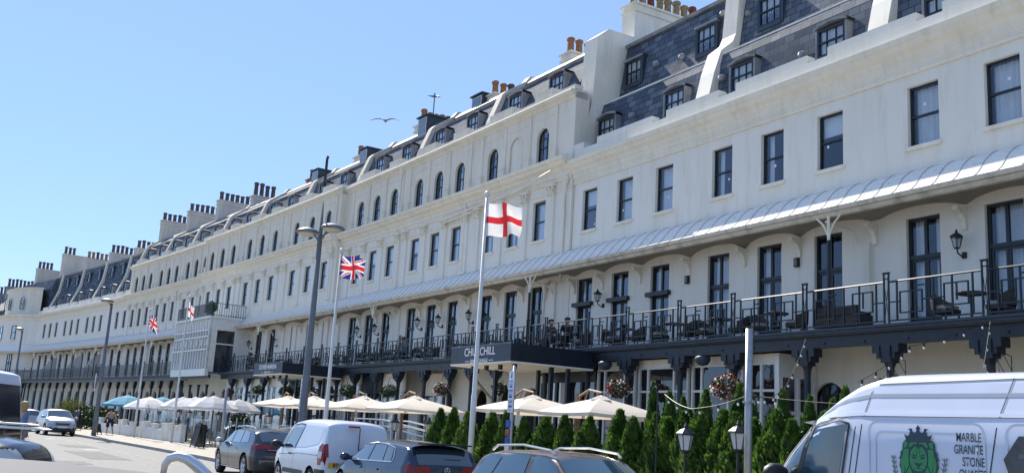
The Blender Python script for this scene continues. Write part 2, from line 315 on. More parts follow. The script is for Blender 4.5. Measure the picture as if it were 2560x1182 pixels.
def arched(w, h, style=0, fm='frame'):
    f = MB(); a = archpts(w, h); b = archpts(w-.12, h-.06)
    for (p0, p1, q0, q1) in zip(a, a[1:], b, b[1:]):
        f.face([(p0[0], -.12, p0[1]), (p1[0], -.12, p1[1]), (q1[0], -.12, q1[1]), (q0[0], -.12, q0[1])])
        f.face([(q0[0], -.12, q0[1]), (q1[0], -.12, q1[1]), (q1[0], -.2, q1[1]), (q0[0], -.2, q0[1])])
    f.box(-w/2+.05, w/2-.05, -.19, -.11, h*.42, h*.42+.06); f.box(-w/2+.05, w/2-.05, -.2, -.12, 0, .07)
    for x in (-w/6, w/6): f.box(x-.015, x+.015, -.17, -.13, .06, h-w*.28)
    f.box(-w/2+.08, w/2-.08, -.17, -.13, h-w/2-.015, h-w/2+.015)
    o = f.build('arched_window', fm, local=True)
    k = MB(); k.face([(x, -.155, z) for x, z in archpts(w-.04, h-.02)]); k.build('arched_pane', 'glass', o, local=True, fix=False)
    if style == 1: curtain_mesh(-w/2+.05, w/2-.05, 0.02, h*.8, par=o)
    return o
def door_proto(w, h, hood=False, open_=False, style=0):
    f = MB(); ring(f, w, h, .07, -.2, -.1); tz = h*.64
    f.box(-w/2+.07, w/2-.07, -.21, -.09, tz, tz+.11); f.box(-.045, .045, -.19, -.11, tz+.11, h-.07)
    if hood: f.box(-w/2-.12, w/2+.12, -.06, .16, tz-.02, tz+.14)
    o = f.build('balcony_door', 'frame', local=True)
    for sx in (-1, 1):
        l = MB(); x0 = -w/2+.07 if sx < 0 else 0.005; ring(l, w/2-.075, tz, .065, -.18, -.125, x0); l.box(x0+.06, x0+w/2-.14, -.17, -.13, 0.05, .45)
        q = l.build('door_leaf', 'frame', o, local=True)
    k = MB(); [k.face([(-w/2+.05, -.15, a_), (w/2-.05, -.15, a_), (w/2-.05, -.15, b_), (-w/2+.05, -.15, b_)]) for a_, b_ in ((.06, tz+.04), (tz+.04, h-.05))]; k.build('door_pane', 'glass', o, local=True, fix=False)
    if style == 0: curtain_mesh(-w/2+.06, -w/2+.36, 0.02, h-.04, par=o); curtain_mesh(w/2-.34, w/2-.06, .02, h-.04, par=o)
    elif style == 1: curtain_mesh(-w/2+.06, w/2-.06, 0.02, h-.04, par=o)
    return o
def dormer_proto(w, h, curved=True, dark=False):   # nearly flush with the slates
    f = MB(); ring(f, w, h, .07, 0.0, .1)
    f.box(-w/2+.07, w/2-.07, .02, .1, h*.48, h*.48+.05)
    for x in (-w/6, w/6): f.box(x-.018, x+.018, .03, .08, .07, h-.07)
    c = MB(); c.box(-w/2-.09, -w/2-.01, -1.2, .1, -.15, h+.02); c.box(w/2+.01, w/2+.09, -1.2, .1, -.15, h+.02); c.box(-w/2, w/2, -.1, .12, -.15, -.01)
    o = c.build('dormer', 'navy_mid' if dark else 'lead', local=True)
    ff = f.build('dormer_window', 'frame' if dark else 'frame', o, local=True)
    pane(o, w-.1, h-.1, .05, .05); curtain_mesh(-w/2+.05, w/2-.05, .04, h-.04, y=-.06, par=o)
    k = MB(); n = 8
    top = [(-w/2-.14+(w+.28)*i/n, h+.03+(.13*sin(pi*i/n) if curved else 0)) for i in range(n+1)]
    k.grid([[(x, .15, z) for x, z in top], [(x, -1.2, z) for x, z in top], [(x, -1.2, z+.05) for x, z in top], [(x, .15, z+.09) for x, z in top]], close=False)
    k.grid([[(x, .15, z) for x, z in top], [(x, .15, z+.09) for x, z in top]]); k.build('dormer_roof', 'lead', o, local=True)
    return o
PROTO = {}
PROTO['s0'] = sash(1.0, 1.75, 0); PROTO['s1'] = sash(1.0, 1.75, 1); PROTO['s2'] = sash(1.0, 1.75, 2)
PROTO['a0'] = arched(0.98, 1.62); PROTO['a1'] = arched(0.98, 1.62, 1)
PROTO['d0'] = door_proto(1.06, 3.15); PROTO['d1'] = door_proto(1.06, 3.15, style=1); PROTO['d2'] = door_proto(1.06, 3.15, hood=True); PROTO['d3'] = door_proto(1.06, 3.15, style=2)
PROTO['lo'] = dormer_proto(1.12, .95); PROTO['up'] = dormer_proto(1.1, 1.1, False, True)
PROTO['ga'] = arched(1.25, 3.1)
for o in PROTO.values():
    pass
USED = set()
def inst(key, root, s, n, z, rz=0.0, name=None):
    src = PROTO[key]
    if key in USED: o = copy_tree(src)
    else: o = src; USED.add(key)
    o.parent = root; put(o, s, n, z, OFF[root.name], rz)
    return o
# ================================================================ WALLS
def wall(mb, s0, s1, z0, z1, n, ops, depth=0.22, mi=0):
    xs = {s0, s1}; zs = {z0, z1}
    for (c, w, a, b, ar) in ops:
        xs |= {c-w/2, c+w/2}; zs |= {a, b}
        if ar: zs.add(b-w/2)
    xs = sorted(xs); zs = sorted(zs)
    for x0, x1 in zip(xs, xs[1:]):
        for q0, q1 in zip(zs, zs[1:]):
            xm, zm = (x0+x1)/2, (q0+q1)/2; hitop = None
            for o in ops:
                if abs(xm-o[0]) < o[1]/2 and o[2] < zm < o[3]: hitop = o
            if hitop is None: mb.face([(x0, n, q0), (x1, n, q0), (x1, n, q1), (x0, n, q1)], mi)
    for (c, w, a, b, ar) in ops:
        r = w/2; pts = [(c+x, a+z) for x, z in archpts(w, b-a)] if ar else [(c-r, a), (c-r, b), (c+r, b), (c+r, a)]
        for p, q in zip(pts, pts[1:]+pts[:1]):
            mb.face([(p[0], n, p[1]), (q[0], n, q[1]), (q[0], n-depth, q[1]), (p[0], n-depth, p[1])], mi)
            if ar and p[1] > b-r-.001 and q[1] > b-r-.001 and abs(p[0]-q[0]) > 1e-4: mb.face([(p[0], n, p[1]), (q[0], n, q[1]), (q[0], n, b), (p[0], n, b)], mi)
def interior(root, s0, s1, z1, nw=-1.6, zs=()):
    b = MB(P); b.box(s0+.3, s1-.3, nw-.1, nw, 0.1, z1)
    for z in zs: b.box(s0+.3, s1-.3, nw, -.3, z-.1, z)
    b.build('light_stop_backing', 'room_dark', root)  # dark sheet and floor slabs added behind the windows to block light
def cornice(root, s0, s1, prof, m='trim', name='cornice'):
    b = MB(P); b.prof(prof, s0, s1); b.build(name, m, root)
def party(root, s, prof, th, m='trim'):    # prof [(n,z)] front line going up; closed behind
    b = MB(P); pr = prof + [(prof[-1][0]-1.0, prof[-1][1]), (prof[-1][0]-1.0, prof[0][1])]
    b.prof(pr, s-th/2, s+th/2, 1); b.build('party_wall', m, root)
pot_cache = {}
def pot(mn, tall=0.75):
    key = (mn, tall)
    if key not in pot_cache:
        k = MB(); r = .165; k.lathe([(r*1.05, 0), (r, .1), (r*.88, tall*.8), (r*1.15, tall*.84), (r*1.15, tall*.95), (r*.95, tall), (r*.7, tall), (r*.7, tall-.2)], k=10)
        pot_cache[key] = [k.build('chimney_pot', mn, local=True, smooth=False), False]
    e = pot_cache[key]
    if not e[1]: e[1] = True; return e[0]
    c = e[0].copy(); COL.objects.link(c); return c
def stack(root, s, n0, n1, zb, zt, th, pots, m='render_grey', step=None, tall=0.75):
    b = MB(P); a0, a1 = s-th/2, s+th/2
    b.box(a0, a1, n1, n0, zb, zt-.45); b.box(a0-.06, a1+.06, n1-.06, n0+.06, zt-.45, zt-.33); b.box(a0-.02, a1+.02, n1, n0, zt-.33, zt-.1); b.box(a0-.1, a1+.1, n1-.1, n0+.1, zt-.1, zt)
    c = b.build('chimney', m, root)
    k = len(pots); L = min(n0-n1-.5, .53*(k-1)) if step is None else step*(k-1)
    for i, mn in enumerate(pots):
        q = pot(mn, tall); q.parent = c
        q.location = P(s+random.uniform(-.02, .02), n0-.25-L*(i/(max(1, k-1))), zt-.01) - OFF[root.name]
        q.rotation_euler = (random.uniform(-.03, .03), random.uniform(-.03, .03), random.uniform(0, 3)); q.scale = (1.15, 1.15, random.uniform(.92, 1.08))
    return c

# ---- canopy over the first-floor balcony
OG = [(0.02, 9.39), (.12, 9.35), (.22, 9.29), (.35, 9.20), (.48, 9.08), (.58, 8.96), (.68, 8.84), (.8, 8.70), (.95, 8.58), (1.1, 8.49), (1.22, 8.45)]
def canopy(root, s0, s1, brs, n_off=0.0, poles=()):
    b = MB(P); k = int((s1-s0)/1.2)
    og = [(n+n_off, z) for n, z in OG]
    b.grid([[(s0+(s1-s0)*i/k, n, z) for n, z in og] for i in range(k+1)])
    c = b.build('canopy_roof', 'canopy_paint', root, smooth=True, fix=False)
    r = MB(P); m = int((s1-s0)/.62)
    for i in range(m+1):
        s = s0+(s1-s0)*i/m
        for (n0, z0), (n1, z1) in zip(og, og[1:]):
            r.face([(s-.014, n0, z0), (s-.014, n1, z1), (s-.014, n1, z1+.02), (s-.014, n0, z0+.02)]); r.face([(s+.014, n0, z0), (s+.014, n1, z1), (s+.014, n1, z1+.02), (s+.014, n0, z0+.02)])
            r.face([(s-.014, n0, z0+.02), (s-.014, n1, z1+.02), (s+.014, n1, z1+.02), (s+.014, n0, z0+.02)])
    r.build('canopy_rib', 'rib', root, fix=False)['kind'] = 'stuff'
    g = MB(P); N = n_off
    g.prof([(N+1.06, 8.22), (N+1.2, 8.22), (N+1.24, 8.28), (N+1.24, 8.33), (N+1.32, 8.35), (N+1.35, 8.46), (N+1.3, 8.46), (N+1.27, 8.4), (N+1.06, 8.36)], s0, s1, k)
    g.build('gutter', 'gutter', root)
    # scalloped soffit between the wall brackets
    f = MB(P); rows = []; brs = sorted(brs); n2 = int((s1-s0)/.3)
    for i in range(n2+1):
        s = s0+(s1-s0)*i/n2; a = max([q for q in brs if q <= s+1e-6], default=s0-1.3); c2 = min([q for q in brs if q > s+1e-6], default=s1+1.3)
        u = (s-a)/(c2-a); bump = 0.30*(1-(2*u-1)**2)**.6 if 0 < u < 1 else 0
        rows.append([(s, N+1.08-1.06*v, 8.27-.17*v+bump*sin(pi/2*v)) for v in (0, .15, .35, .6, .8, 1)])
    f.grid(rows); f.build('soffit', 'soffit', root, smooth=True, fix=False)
    for q in brs:
        k2 = MB(P); k2.prof([(n_off-.0, 7.5), (n_off+.08, 7.5), (n_off+.1, 7.72), (n_off+.22, 7.9), (n_off+.42, 8.0), (n_off+.42, 8.08), (n_off, 8.08)], q-.07, q+.07, 1); k2.build('wall_bracket', 'trim', root)
    for q in poles:
        k3 = MB(P); k3.tube([(q, N+1.2, 4.9), (q, N+1.2, 7.55)], .055, 8); pz = k3.build('canopy_post', 'navy', root)
        k4 = MB(P); k4.tube([(q, N+1.2, 7.55), (q, N+1.2, 8.26)], .045, 6)
        for sg in (-1, 1): k4.tube([(q, N+1.2, 7.6), (q+.06*sg, N+1.2, 7.78), (q+.2*sg, N+1.2, 8.02), (q+.44*sg, N+1.2, 8.24)], .032, 5)
        k4.tube([(q+.1, N+1.2, 8.1), (q+.1, N+1.0, 8.05), (q-.1, N+.3, 7.92), (q-.1, N+.12, 7.6)], .04, 5)
        k4.build('post_bracket', 'trim', root)
# ---- railings
def rail_proto(w, dense=False):
    b = MB(); r = .019
    b.tube([(-w/2, 0, 1.08), (w/2, 0, 1.08)], .026, 6)
    b.box(-w/2, w/2, -r, r, .08, .115)
    if dense:
        k = 12
        for i in range(1, k): x = -w/2+w*i/k; b.box(x-.011, x+.011, -.011, .011, .1, 1.07)
        for i in range(k): x = -w/2+w*(i+.5)/k; b.box(x-.05, x+.05, -.012, .012, .78, .8)
        b.box(-w/2, w/2, -r, r, .9, .92); b.box(-w/2, w/2, -r, r, .3, .32)
    else:
        for u in (.09, .3, .5, .7, .91): x = -w/2+w*u; b.box(x-r, x+r, -r, r, .1, 1.07)
        for (u0, u1, z0, z1) in ((.13, .38, .34, .86), (.62, .87, .26, .78)):
            x0, x1 = -w/2+w*u0, -w/2+w*u1
            b.box(x0, x0+.03, -r, r, z0, z1); b.box(x1, x1+.03, -r, r, z0, z1); b.box(x0, x1+.03, -r-.002, r+.002, z0, z0+.03); b.box(x0, x1+.03, -r-.002, r+.002, z1, z1+.03)
            b.box((x0+x1)/2-r, (x0+x1)/2+r, -r+.003, r-.003, z0+.12, z1)
        b.box(-w/2, -w/2+w*.13, -r-.003, r+.003, .55, .58); b.box(-w/2+w*.38, -w/2+w*.62, -r-.003, r+.003, .55, .58); b.box(-w/2+w*.87, w/2, -r-.003, r+.003, .55, .58)
        b.box(-w/2+w*.3, -w/2+w*.42, -r-.004, r+.004, .2, .23); b.box(-w/2+w*.6, -w/2+w*.7, -r-.004, r+.004, .9, .93)
    return b.build('railing_panel', 'rail_metal', local=True)
def railpost_proto():
    b = MB()
    for x in (-.07, .07): b.box(x-.018, x+.018, -.02, .02, .0, 1.2)
    b.tube([(-.06, 0, .1), (.06, 0, 1.05)], .01, 4); b.tube([(.06, 0, .1), (-.06, 0, 1.05)], .01, 4)
    ringp = [(.07*cos(a*pi/5), 0, 1.2+.0+.07*sin(a*pi/5)+.03) for a in range(11)]; b.tube(ringp, .014, 4); b.box(-.1, .1, -.035, .035, 1.3, 1.33); b.box(-.09, -.06, -.02, .02, 1.16, 1.3); b.box(.06, .09, -.02, .02, 1.16, 1.3)
    return b.build('railing_post', 'rail_metal', local=True)
RAILP = {}
def railings(root, cuts, n=1.92, dense=False):
    for a, c in zip(cuts, cuts[1:]):
        w = c-a; key = (round(w, 2), dense)
        if key not in RAILP: RAILP[key] = rail_proto(w-.18, dense); o = RAILP[key]
        else: o = RAILP[key].copy(); COL.objects.link(o)
        o.parent = root; put(o, (a+c)/2, n, 4.92, OFF[root.name])
    for a in cuts:
        if 'post' not in RAILP: RAILP['post'] = railpost_proto(); o = RAILP['post']
        else: o = RAILP['post'].copy(); COL.objects.link(o)
        o.parent = root; put(o, a, n, 4.92, OFF[root.name])
# ---- balcony slab, fascia, ground floor columns
def balcony(root, s0, s1, cols, cm='navy', n_off=0.0, cap=True):
    b = MB(P); b.prof([(0.02, 4.74), (n_off+2.02, 4.74), (n_off+2.08, 4.8), (n_off+2.08, 4.84), (n_off+2.12, 4.86), (n_off+2.12, 4.92), (0.02, 4.92)], s0, s1); b.build('balcony_floor', 'navy_mid', root)
    b = MB(P); b.box(s0, s1, n_off+1.78, n_off+1.92, 4.44, 4.74)
    x = s0+.6
    while x < s1: b.box(x, x+.07, n_off+1.92, n_off+1.945, 4.52, 4.58); x += 1.33
    b.build('fascia_beam', 'navy', root)
    for c in cols:
        k = MB(P)
        k.lathe([(.16, .12), (.16, .4), (.1, .46), (.085, .6), (.085, 3.5), (.11, 3.52), (.11, 3.58), (.085, 3.6), (.13, 3.72), (.2, 3.82)], (c, n_off+1.8, 0), 10) if False else None
        k.tube([(c, n_off+1.82, .1), (c, n_off+1.82, .5), (c, n_off+1.82, 3.65), (c, n_off+1.82, 3.86), (c, n_off+1.82, 3.99)], [.15, .095, .088, .1, .16], 10)
        if cap == 'slim':
            k.box(c-.16, c+.16, n_off+1.7, n_off+1.98, 3.84, 4.1); k.box(c-.28, c+.28, n_off+1.7, n_off+2.0, 4.1, 4.44)
        elif cap:
            for i, (hw, z0, z1) in enumerate(((.16, 3.98, 4.08), (.28, 4.08, 4.22), (.4, 4.22, 4.44))):
                k.box(c-hw, c+hw, n_off+1.68, n_off+1.99+.012*i, z0, z1)
            for dx in (-.16, .16): k.box(c+dx-.012, c+dx+.012, n_off+2.02, n_off+2.045, 4.1, 4.4)
        k.build('column', cm, root)
# ================================================================ RIGHT WING
COLS_R = [-8.1, -5.4, -2.7, 0.0, 2.7, 5.4, 8.1, 10.87, 13.62, 16.37, 19.11, 21.97, 24.46, 27.21, 29.6, 32.4]
HC_R = [-9.3, -1.25, 6.6, 14.27, 22.32, 30.19]
W_R = [c+d for c in HC_R for d in (-2.4, 0, 2.36)]
L0 = P(12, 0, 0)
R1 = thing('hotel_wing', L0, 'nearest cream hotel wing, with two tiers of slate mansard above plain rectangular windows', 'building', 'blocks of the seafront terrace')
s0, s1 = -12.8, 33.7
b = MB(P)
wall(b, s0, s1, 4.9, 13.2, 0, [(c, 1.0, 10.08, 11.83, False) for c in W_R] + [(c+.1, 1.06, 4.93, 8.08, False) for c in W_R])
wall(b, s0, 20.6, .1, 4.75, 0, [(c+.1, 1.25, .6, 3.7, True) for c in W_R if c < 20])
b.box(s0-.3, s0, -9, 0, .1, 19)
b.build('wall', 'stucco', R1)
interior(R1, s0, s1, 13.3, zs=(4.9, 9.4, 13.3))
cornice(R1, s0, s1, [(0, 12.18), (.05, 12.18), (.08, 12.26), (.05, 12.3), (.05, 12.42), (.1, 12.46), (.1, 12.6), (.16, 12.66), (.2, 12.76), (.33, 12.86), (.38, 12.98), (.44, 13.02), (.48, 13.16), (.4, 13.2), (0, 13.22)])
DL = [-7.4, -3.4, .7, 4.6, 8.6, 12.6, 16.6, 20.65, 24.7, 28.4, 32.8]
b = MB(P); b.box(s0, s1, -.25, .1, 13.22, 13.66)
x = s0
for d in DL + [s1+1]:
    e = d-.75
    if e > x and d < s1: b.box(x, e, -.262, .112, 13.66, 13.93); x = d+.1
b.box(33.0, s1, -.262, .112, 13.66, 13.93)
b.build('parapet', 'stucco', R1)
def mansard(root, s0, s1, pr, m='slate', name='mansard_roof'):
    b = MB(P); k = max(1, int((s1-s0)/4))
    b.grid([[(s0+(s1-s0)*i/k, n, z) for n, z in pr] for i in range(k+1)]); o = b.build(name, m, root, fix=False); return o
mansard(R1, s0, s1, [(-1.1, 13.6), (-1.14, 14.6), (-1.26, 15.7), (-1.38, 16.1)])
b = MB(P); b.prof([(-1.38, 16.04), (-1.36, 16.14), (-2.15, 16.36), (-2.2, 16.2)], s0, s1); b.build('eaves_ledge', 'trim', R1)
mansard(R1, s0, s1, [(-2.1, 16.2), (-2.25, 17.0), (-2.55, 19.0)])
b = MB(P); b.prof([(-2.45, 19.0), (-2.4, 19.12), (-3.0, 19.25), (-9, 19.3), (-9, 19.0)], s0, s1); b.build('flat_roof', 'lead', R1)
b = MB(P); b.box(s0, s1, -9.2, -9.0, .1, 19.2); b.build('rear_wall', 'render_grey', R1)
for c in DL:
    inst('lo', R1, c, -.97, 14.2)
for c in [d for i, d in enumerate(DL)]:
    u = inst('up', R1, c-.05 if c < 28.2 or c > 30 else c-.3, -2.27, 17.0)
for c in (-5.6, 2.6, 10.7, 18.7, 26.6):
    party(R1, c, [(-.6, 13.3), (-.7, 14.3), (-.95, 15.3), (-1.28, 16.25), (-1.85, 16.75), (-2.0, 17.1), (-2.22, 19.4)], .75)
b = MB(P); b.prof([(-.2, 13.2), (-.5, 15.0), (-.75, 16.0), (-.95, 19.25), (-1.5, 19.7), (-9, 19.75), (-9, 13.2)], 33.75, 34.75, 1); b.build('end_wall', 'trim', R1)
stack(R1, 34.3, -3.0, -8.6, 19.4, 21.5, .95, ['buff_clay', 'buff_clay', 'red_clay', 'buff_clay', 'buff_clay', 'buff_clay', 'buff_clay', 'red_clay', 'red_clay', 'red_clay', 'buff_clay'], 'trim', tall=.95)
stack(R1, 18.7, -3.5, -8.6, 19.2, 21.3, .95, ['buff_clay']*8, 'trim', tall=.9)
for i, c in enumerate(W_R):
    inst(('s0', 's0', 's2', 's1', 's1')[i % 5] if c > 18 else 's0', R1, c, 0, 10.08)
    inst('d2' if c > 30 or abs(c-27.8) < .3 else ('d3', 'd0', 'd1', 'd0')[i % 4], R1, c+.1, 0, 4.93)
    if c < 20: inst('ga', R1, c+.1, 0, .6)
for c, dx, dz in zip(W_R[9:], (.1, -.1, .05, .2, .0, -.2, -.1, .25, -.2, -.2, .2), (.5, 1.2, 1.2, .75, .62, .6, .55, .5, .25, .25, .3)):
    k = MB(P); k.grid([[(c+dx+r_*cos(a_*pi/6), -.148, 10.08+dz+r_*1.1*sin(a_*pi/6)) for a_ in range(12)] for r_ in (.001, .045)], 0, True); k.build('window_sticker', 'sign_white', R1, fix=False)
BR_R = [i*2.68-9.2 for i in range(3)] + [(a+b2)/2 for a, b2 in zip(W_R[2:], W_R[3:])]
BR_R = sorted(set(round(q, 2) for q in BR_R)) + [33.3]
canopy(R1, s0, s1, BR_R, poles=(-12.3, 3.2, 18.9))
balcony(R1, s0, s1, COLS_R)
railings(R1, [-10.8] + COLS_R[:-1] + [32.4, 33.75])
# wall relief: white ventilators and drips on the slates
for (sv, zv, tier) in ((31.2, 14.9, -1.05), (25.9, 15.0, -1.1), (21.9, 14.6, -.98), (29.6, 17.3, -2.3), (31.3, 17.5, -2.32), (26.9, 17.6, -2.34), (25.9, 17.9, -2.4), (14.6, 14.9, -1.05), (27.3, 18.4, -2.4)):
    k = MB(P); k.tube([(sv, tier, zv), (sv, tier+.14, zv-.04), (sv, tier+.2, zv-.1)], [.14, .12, .05], 8); k.build('roof_vent', 'lead', R1)
for q in (18.45,):
    k = MB(P); k.tube([(q, .1, 7.6), (q, .1, 5.0)], .045, 6); k.build('downpipe', 'trim', R1)
# glazed ground-floor lounge between the columns
def glazed(root, a, c, n=1.45, z0=.5, z1=4.18, cols=(.28, .8), tr=3.33, zt=4.43):
    w = c-a; f = MB(P); t = .07
    f.box(a, a+t, n-.05, n+.05, z0, z1); f.box(c-t, c, n-.05, n+.05, z0, z1); f.box(a+t, c-t, n-.05, n+.05, z1-t, z1); f.box(a+t, c-t, n-.05, n+.05, z0, z0+t); f.box(a+t, c-t, n-.048, n+.048, tr, tr+t)
    for u in cols:
        x = a+w*u; f.box(x-t/2, x+t/2, n-.046, n+.046, z0+t, tr); f.box(x-t/2, x+t/2, n-.046, n+.046, tr+t, z1-t)
    o = f.build('glazed_screen', 'white_paint', root)
    g = MB(P); g.face([(a+t, n, z0+t), (c-t, n, z0+t), (c-t, n, z1-t), (a+t, n, z1-t)]); g.build('pane', 'glass', o, fix=False)
    h = MB(P); h.box(a, c, n-.1, n+.02, z1+.003, zt); h.build('header', 'trim', o); h = MB(P); h.box(a, c, n-.1, n+.04, .1, z0-.003); h.build('plinth', 'trim', o)
    return o
for a, c in zip([20.6, 21.97, 24.46, 27.21], [21.85, 24.3, 27.05, 29.45]): glazed(R1, a, c, cols=(.28, .8) if c-a > 2 else (.5,))
b = MB(P); b.box(20.45, 20.57, 0.02, 1.55, .1, .5); b.box(20.45, 20.57, 0.02, 1.55, 3.75, 4.42); b.box(20.44, 20.58, 1.4, 1.55, .5, 3.75); b.box(20.44, 20.58, .7, .8, .5, 3.75); b.box(20.44, 20.58, 0.02, .14, .5, 3.75); b.box(20.45, 20.57, .14, 1.4, 2.7, 2.8)
r = b.build('return_screen', 'white_paint', R1)
b = MB(P); b.face([(20.5, .1, .5), (20.5, 1.45, .5), (20.5, 1.45, 3.75), (20.5, .1, 3.75)]); b.build('pane', 'glass', r, fix=False)
# entrance below the sign canopy: dark double doors
b = MB(P); n = 1.4
for x in (29.6, 30.5, 31.35, 32.2, 33.2): b.box(x-.07, x+.07, n-.06, n+.06, .1, 3.75)
b.box(29.6, 33.2, n-.05, n+.05, 3.75, 4.4); b.box(29.6, 33.2, n-.05, n+.05, 2.55, 2.68); b.box(30.5, 32.2, n-.04, n+.055, .1, .5); b.box(30.5, 32.2, n-.04, n+.055, 1.2, 1.3)
r = b.build('entrance_doors', 'navy', R1)
b = MB(P); b.face([(29.6, n, .1), (33.2, n, .1), (33.2, n, 3.75), (29.6, n, 3.75)]); b.build('pane', 'glass', r, fix=False)
# ================================================================ CENTRE BLOCK
HC_C = [38.4, 46.2, 53.9, 62.9, 72.2, 80.9, 88.6, 96.15, 103.7]
HW_C = [2.2, 2.3, 2.3, 2.7, 2.6, 2.5, 2.25, 2.2, 2.2]
def nC(c): return .55 if 58.2 < c < 85.0 else .12
PB = [33.72, 42.35, 50.05, 58.3, 67.5, 76.6, 84.9, 92.4, 99.95, 107.9]
R2 = thing('hotel_centre', P(70, 0, 0), 'long taller central block of the cream terrace with round-headed attic windows above a big cornice', 'building', 'blocks of the seafront terrace')
for (a, c, n) in ((33.72, 58.3, .12), (58.3, 84.9, .55), (84.9, 107.9, .12)):
    ws = [(h+d*w_) for h, w_ in zip(HC_C, HW_C) for d in (-1, 0, 1) if a < h < c]
    b = MB(P)
    wall(b, a, c, 8.9, 13.1, n, [(q, 1.0, 10.1, 11.9, False) for q in ws])
    wall(b, a, c, 4.9, 8.9, 0.0, [(q, 1.06, 4.93, 8.08, False) for q in ws])
    for g0, g1 in ((a, min(c, 50.8)), (max(a, 74.0), c)):      # open behind the glazed front between
        if g1-g0 > 1: wall(b, g0, g1, .1, 4.75, 0.0, [(q, 1.25, .6, 3.7, True) for q in ws if g0+.7 < q < g1-.7])
    b.box(a, c, 0, n, 8.85, 8.9); b.build('wall', 'stucco', R2)
    b = MB(P); wall(b, a, c, 13.1, 16.25, n, [(q, .98, 13.7, 15.3, True) for q in ws if abs(q-38.4) > .3]); 
    for e in (a, c): b.face([(e, n, 13), (e, -.6, 13), (e, -.6, 16.4), (e, n, 16.4)]); b.face([(e, n, 8.9), (e, -.3, 8.9), (e, -.3, 13.2), (e, n, 13.2)])
    b.build('attic_wall', 'attic', R2)
    cornice(R2, a, c, [(n, 12.5), (n+.05, 12.5), (n+.05, 12.68), (n+.1, 12.7), (n+.1, 12.86), (n+.2, 12.95), (n+.24, 13.05), (n+.42, 13.12), (n+.48, 13.24), (n+.58, 13.28), (n+.62, 13.42), (n+.5, 13.47), (n, 13.6)])
    cornice(R2, a, c, [(n, 16.1), (n+.05, 16.12), (n+.1, 16.22), (n+.24, 16.3), (n+.3, 16.42), (n+.26, 16.46), (-.5, 16.5), (-.5, 16.1)], 'attic', 'attic_cornice')
    cornice(R2, a, c, [(n, 12.05), (n+.03, 12.05), (n+.03, 12.11), (n, 12.11)], 'trim', 'string_course')
    b = MB(P); b.box(a, c, -.22, n+.08, 16.5, 16.7); b.build('parapet', 'attic', R2)
    # pilasters: between and beside the windows, with carved capitals; attic strips above
    edges = []
    for h, w_ in zip(HC_C, HW_C):
        if not a < h < c: continue
        edges += [h-w_*1.5+.05, h-w_*.5, h+w_*.5, h+w_*1.5-.05]
    for q in edges:
        k = MB(P); k.box(q-.2, q+.2, n, n+.085, 9.42, 11.86); k.box(q-.24, q+.24, n, n+.13, 9.3, 9.42)
        pl = k.build('pilaster', 'stucco', R2)
        k = MB(P)
        k.box(q-.21, q+.21, n, n+.11, 11.86, 11.93); k.box(q-.2, q+.2, n, n+.1, 11.93, 12.35); k.box(q-.28, q+.28, n, n+.2, 12.36, 12.48)
        for sg in (-1, 1):
            k.tube([(q+sg*.03, n+.12, 11.97), (q+sg*.12, n+.16, 12.08), (q+sg*.2, n+.2, 12.2), (q+sg*.25, n+.2, 12.3), (q+sg*.19, n+.23, 12.34)], [.03, .04, .05, .045, .03], 5)
            k.tube([(q+sg*.17, n+.1, 11.95), (q+sg*.22, n+.15, 12.03), (q+sg*.17, n+.18, 12.1)], [.04, .045, .025], 5)
        k.tube([(q, n+.1, 12.0), (q, n+.17, 12.1), (q, n+.22, 12.3)], [.05, .06, .05], 5)
        k.build('capital', 'trim', pl)
        k = MB(P); k.box(q-.13, q+.13, n, n+.06, 14.05, 16.1); k.box(q-.2, q+.2, n, n+.14, 13.58, 14.0); k.box(q-.22, q+.22, n, n+.17, 14.0, 14.06); k.build('attic_pilaster', 'attic', R2)
    for q in ws:
        k = MB(P); k.box(q-.78, q+.78, n, n+.035, 15.72, 15.78); k.build('panel_moulding', 'trim', R2)
    for q in ws:
        inst(random.choice(('s1', 's1', 's2', 's0')), R2, q, n, 10.1)
        if abs(q-38.4) > .3: inst(random.choice(('a0', 'a0', 'a1')), R2, q, n, 13.7)
        inst(random.choice(('d0', 'd1', 'd3', 'd3')), R2, q, 0, 4.93)
    for h, w_ in zip(HC_C, HW_C):
        if a < h < c:
            for e0, e1 in ((h-2.9, h-1.5), (h+.5, h+2.6)): b = MB(P); b.box(e0, e1, -.24, n+.1, 16.7, 17.02); b.build('parapet_block', 'attic', R2)
b = MB(P)    # blind arch
pts = archpts(1.0, 1.62); k0 = [(38.4+x, 13.7+z) for x, z in pts]; k1 = [(38.4+x*1.12, 13.7+z*1.05) for x, z in pts]
for p0, p1, q0, q1 in zip(k0, k0[1:], k1, k1[1:]): b.face([(p0[0], .19, p0[1]), (p1[0], .19, p1[1]), (q1[0], .13, q1[1]), (q0[0], .13, q0[1])])
b.build('blind_arch', 'attic', R2, fix=False)
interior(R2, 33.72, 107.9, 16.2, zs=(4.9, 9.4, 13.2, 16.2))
mansard(R2, 34.8, 107.9, [(-.62, 16.45), (-.8, 17.3), (-1.3, 18.72)])
mansard(R2, 34.8, 107.9, [(-1.3, 18.7), (-1.24, 18.78), (-2.5, 19.62)], 'roof_pale', 'upper_roof')
mansard(R2, 34.8, 107.9, [(-2.48, 19.6), (-2.42, 19.68), (-2.7, 19.98), (-7.8, 20.1)], 'lead', 'ridge_roof')
b = MB(P); b.box(33.8, 107.9, -8, -7.8, .1, 20); b.build('rear_wall', 'render_grey', R2)
for e in PB[1:]:
    party(R2, e, [(-.3, 16.5), (-.5, 17.3), (-1.1, 18.85), (-1.3, 19.05), (-2.45, 19.85), (-2.7, 20.2)], .5, 'render_grey')
for h in HC_C:
    for d in (-1.9, 1.7): inst('lo', R2, h+d, -.74, 17.15)
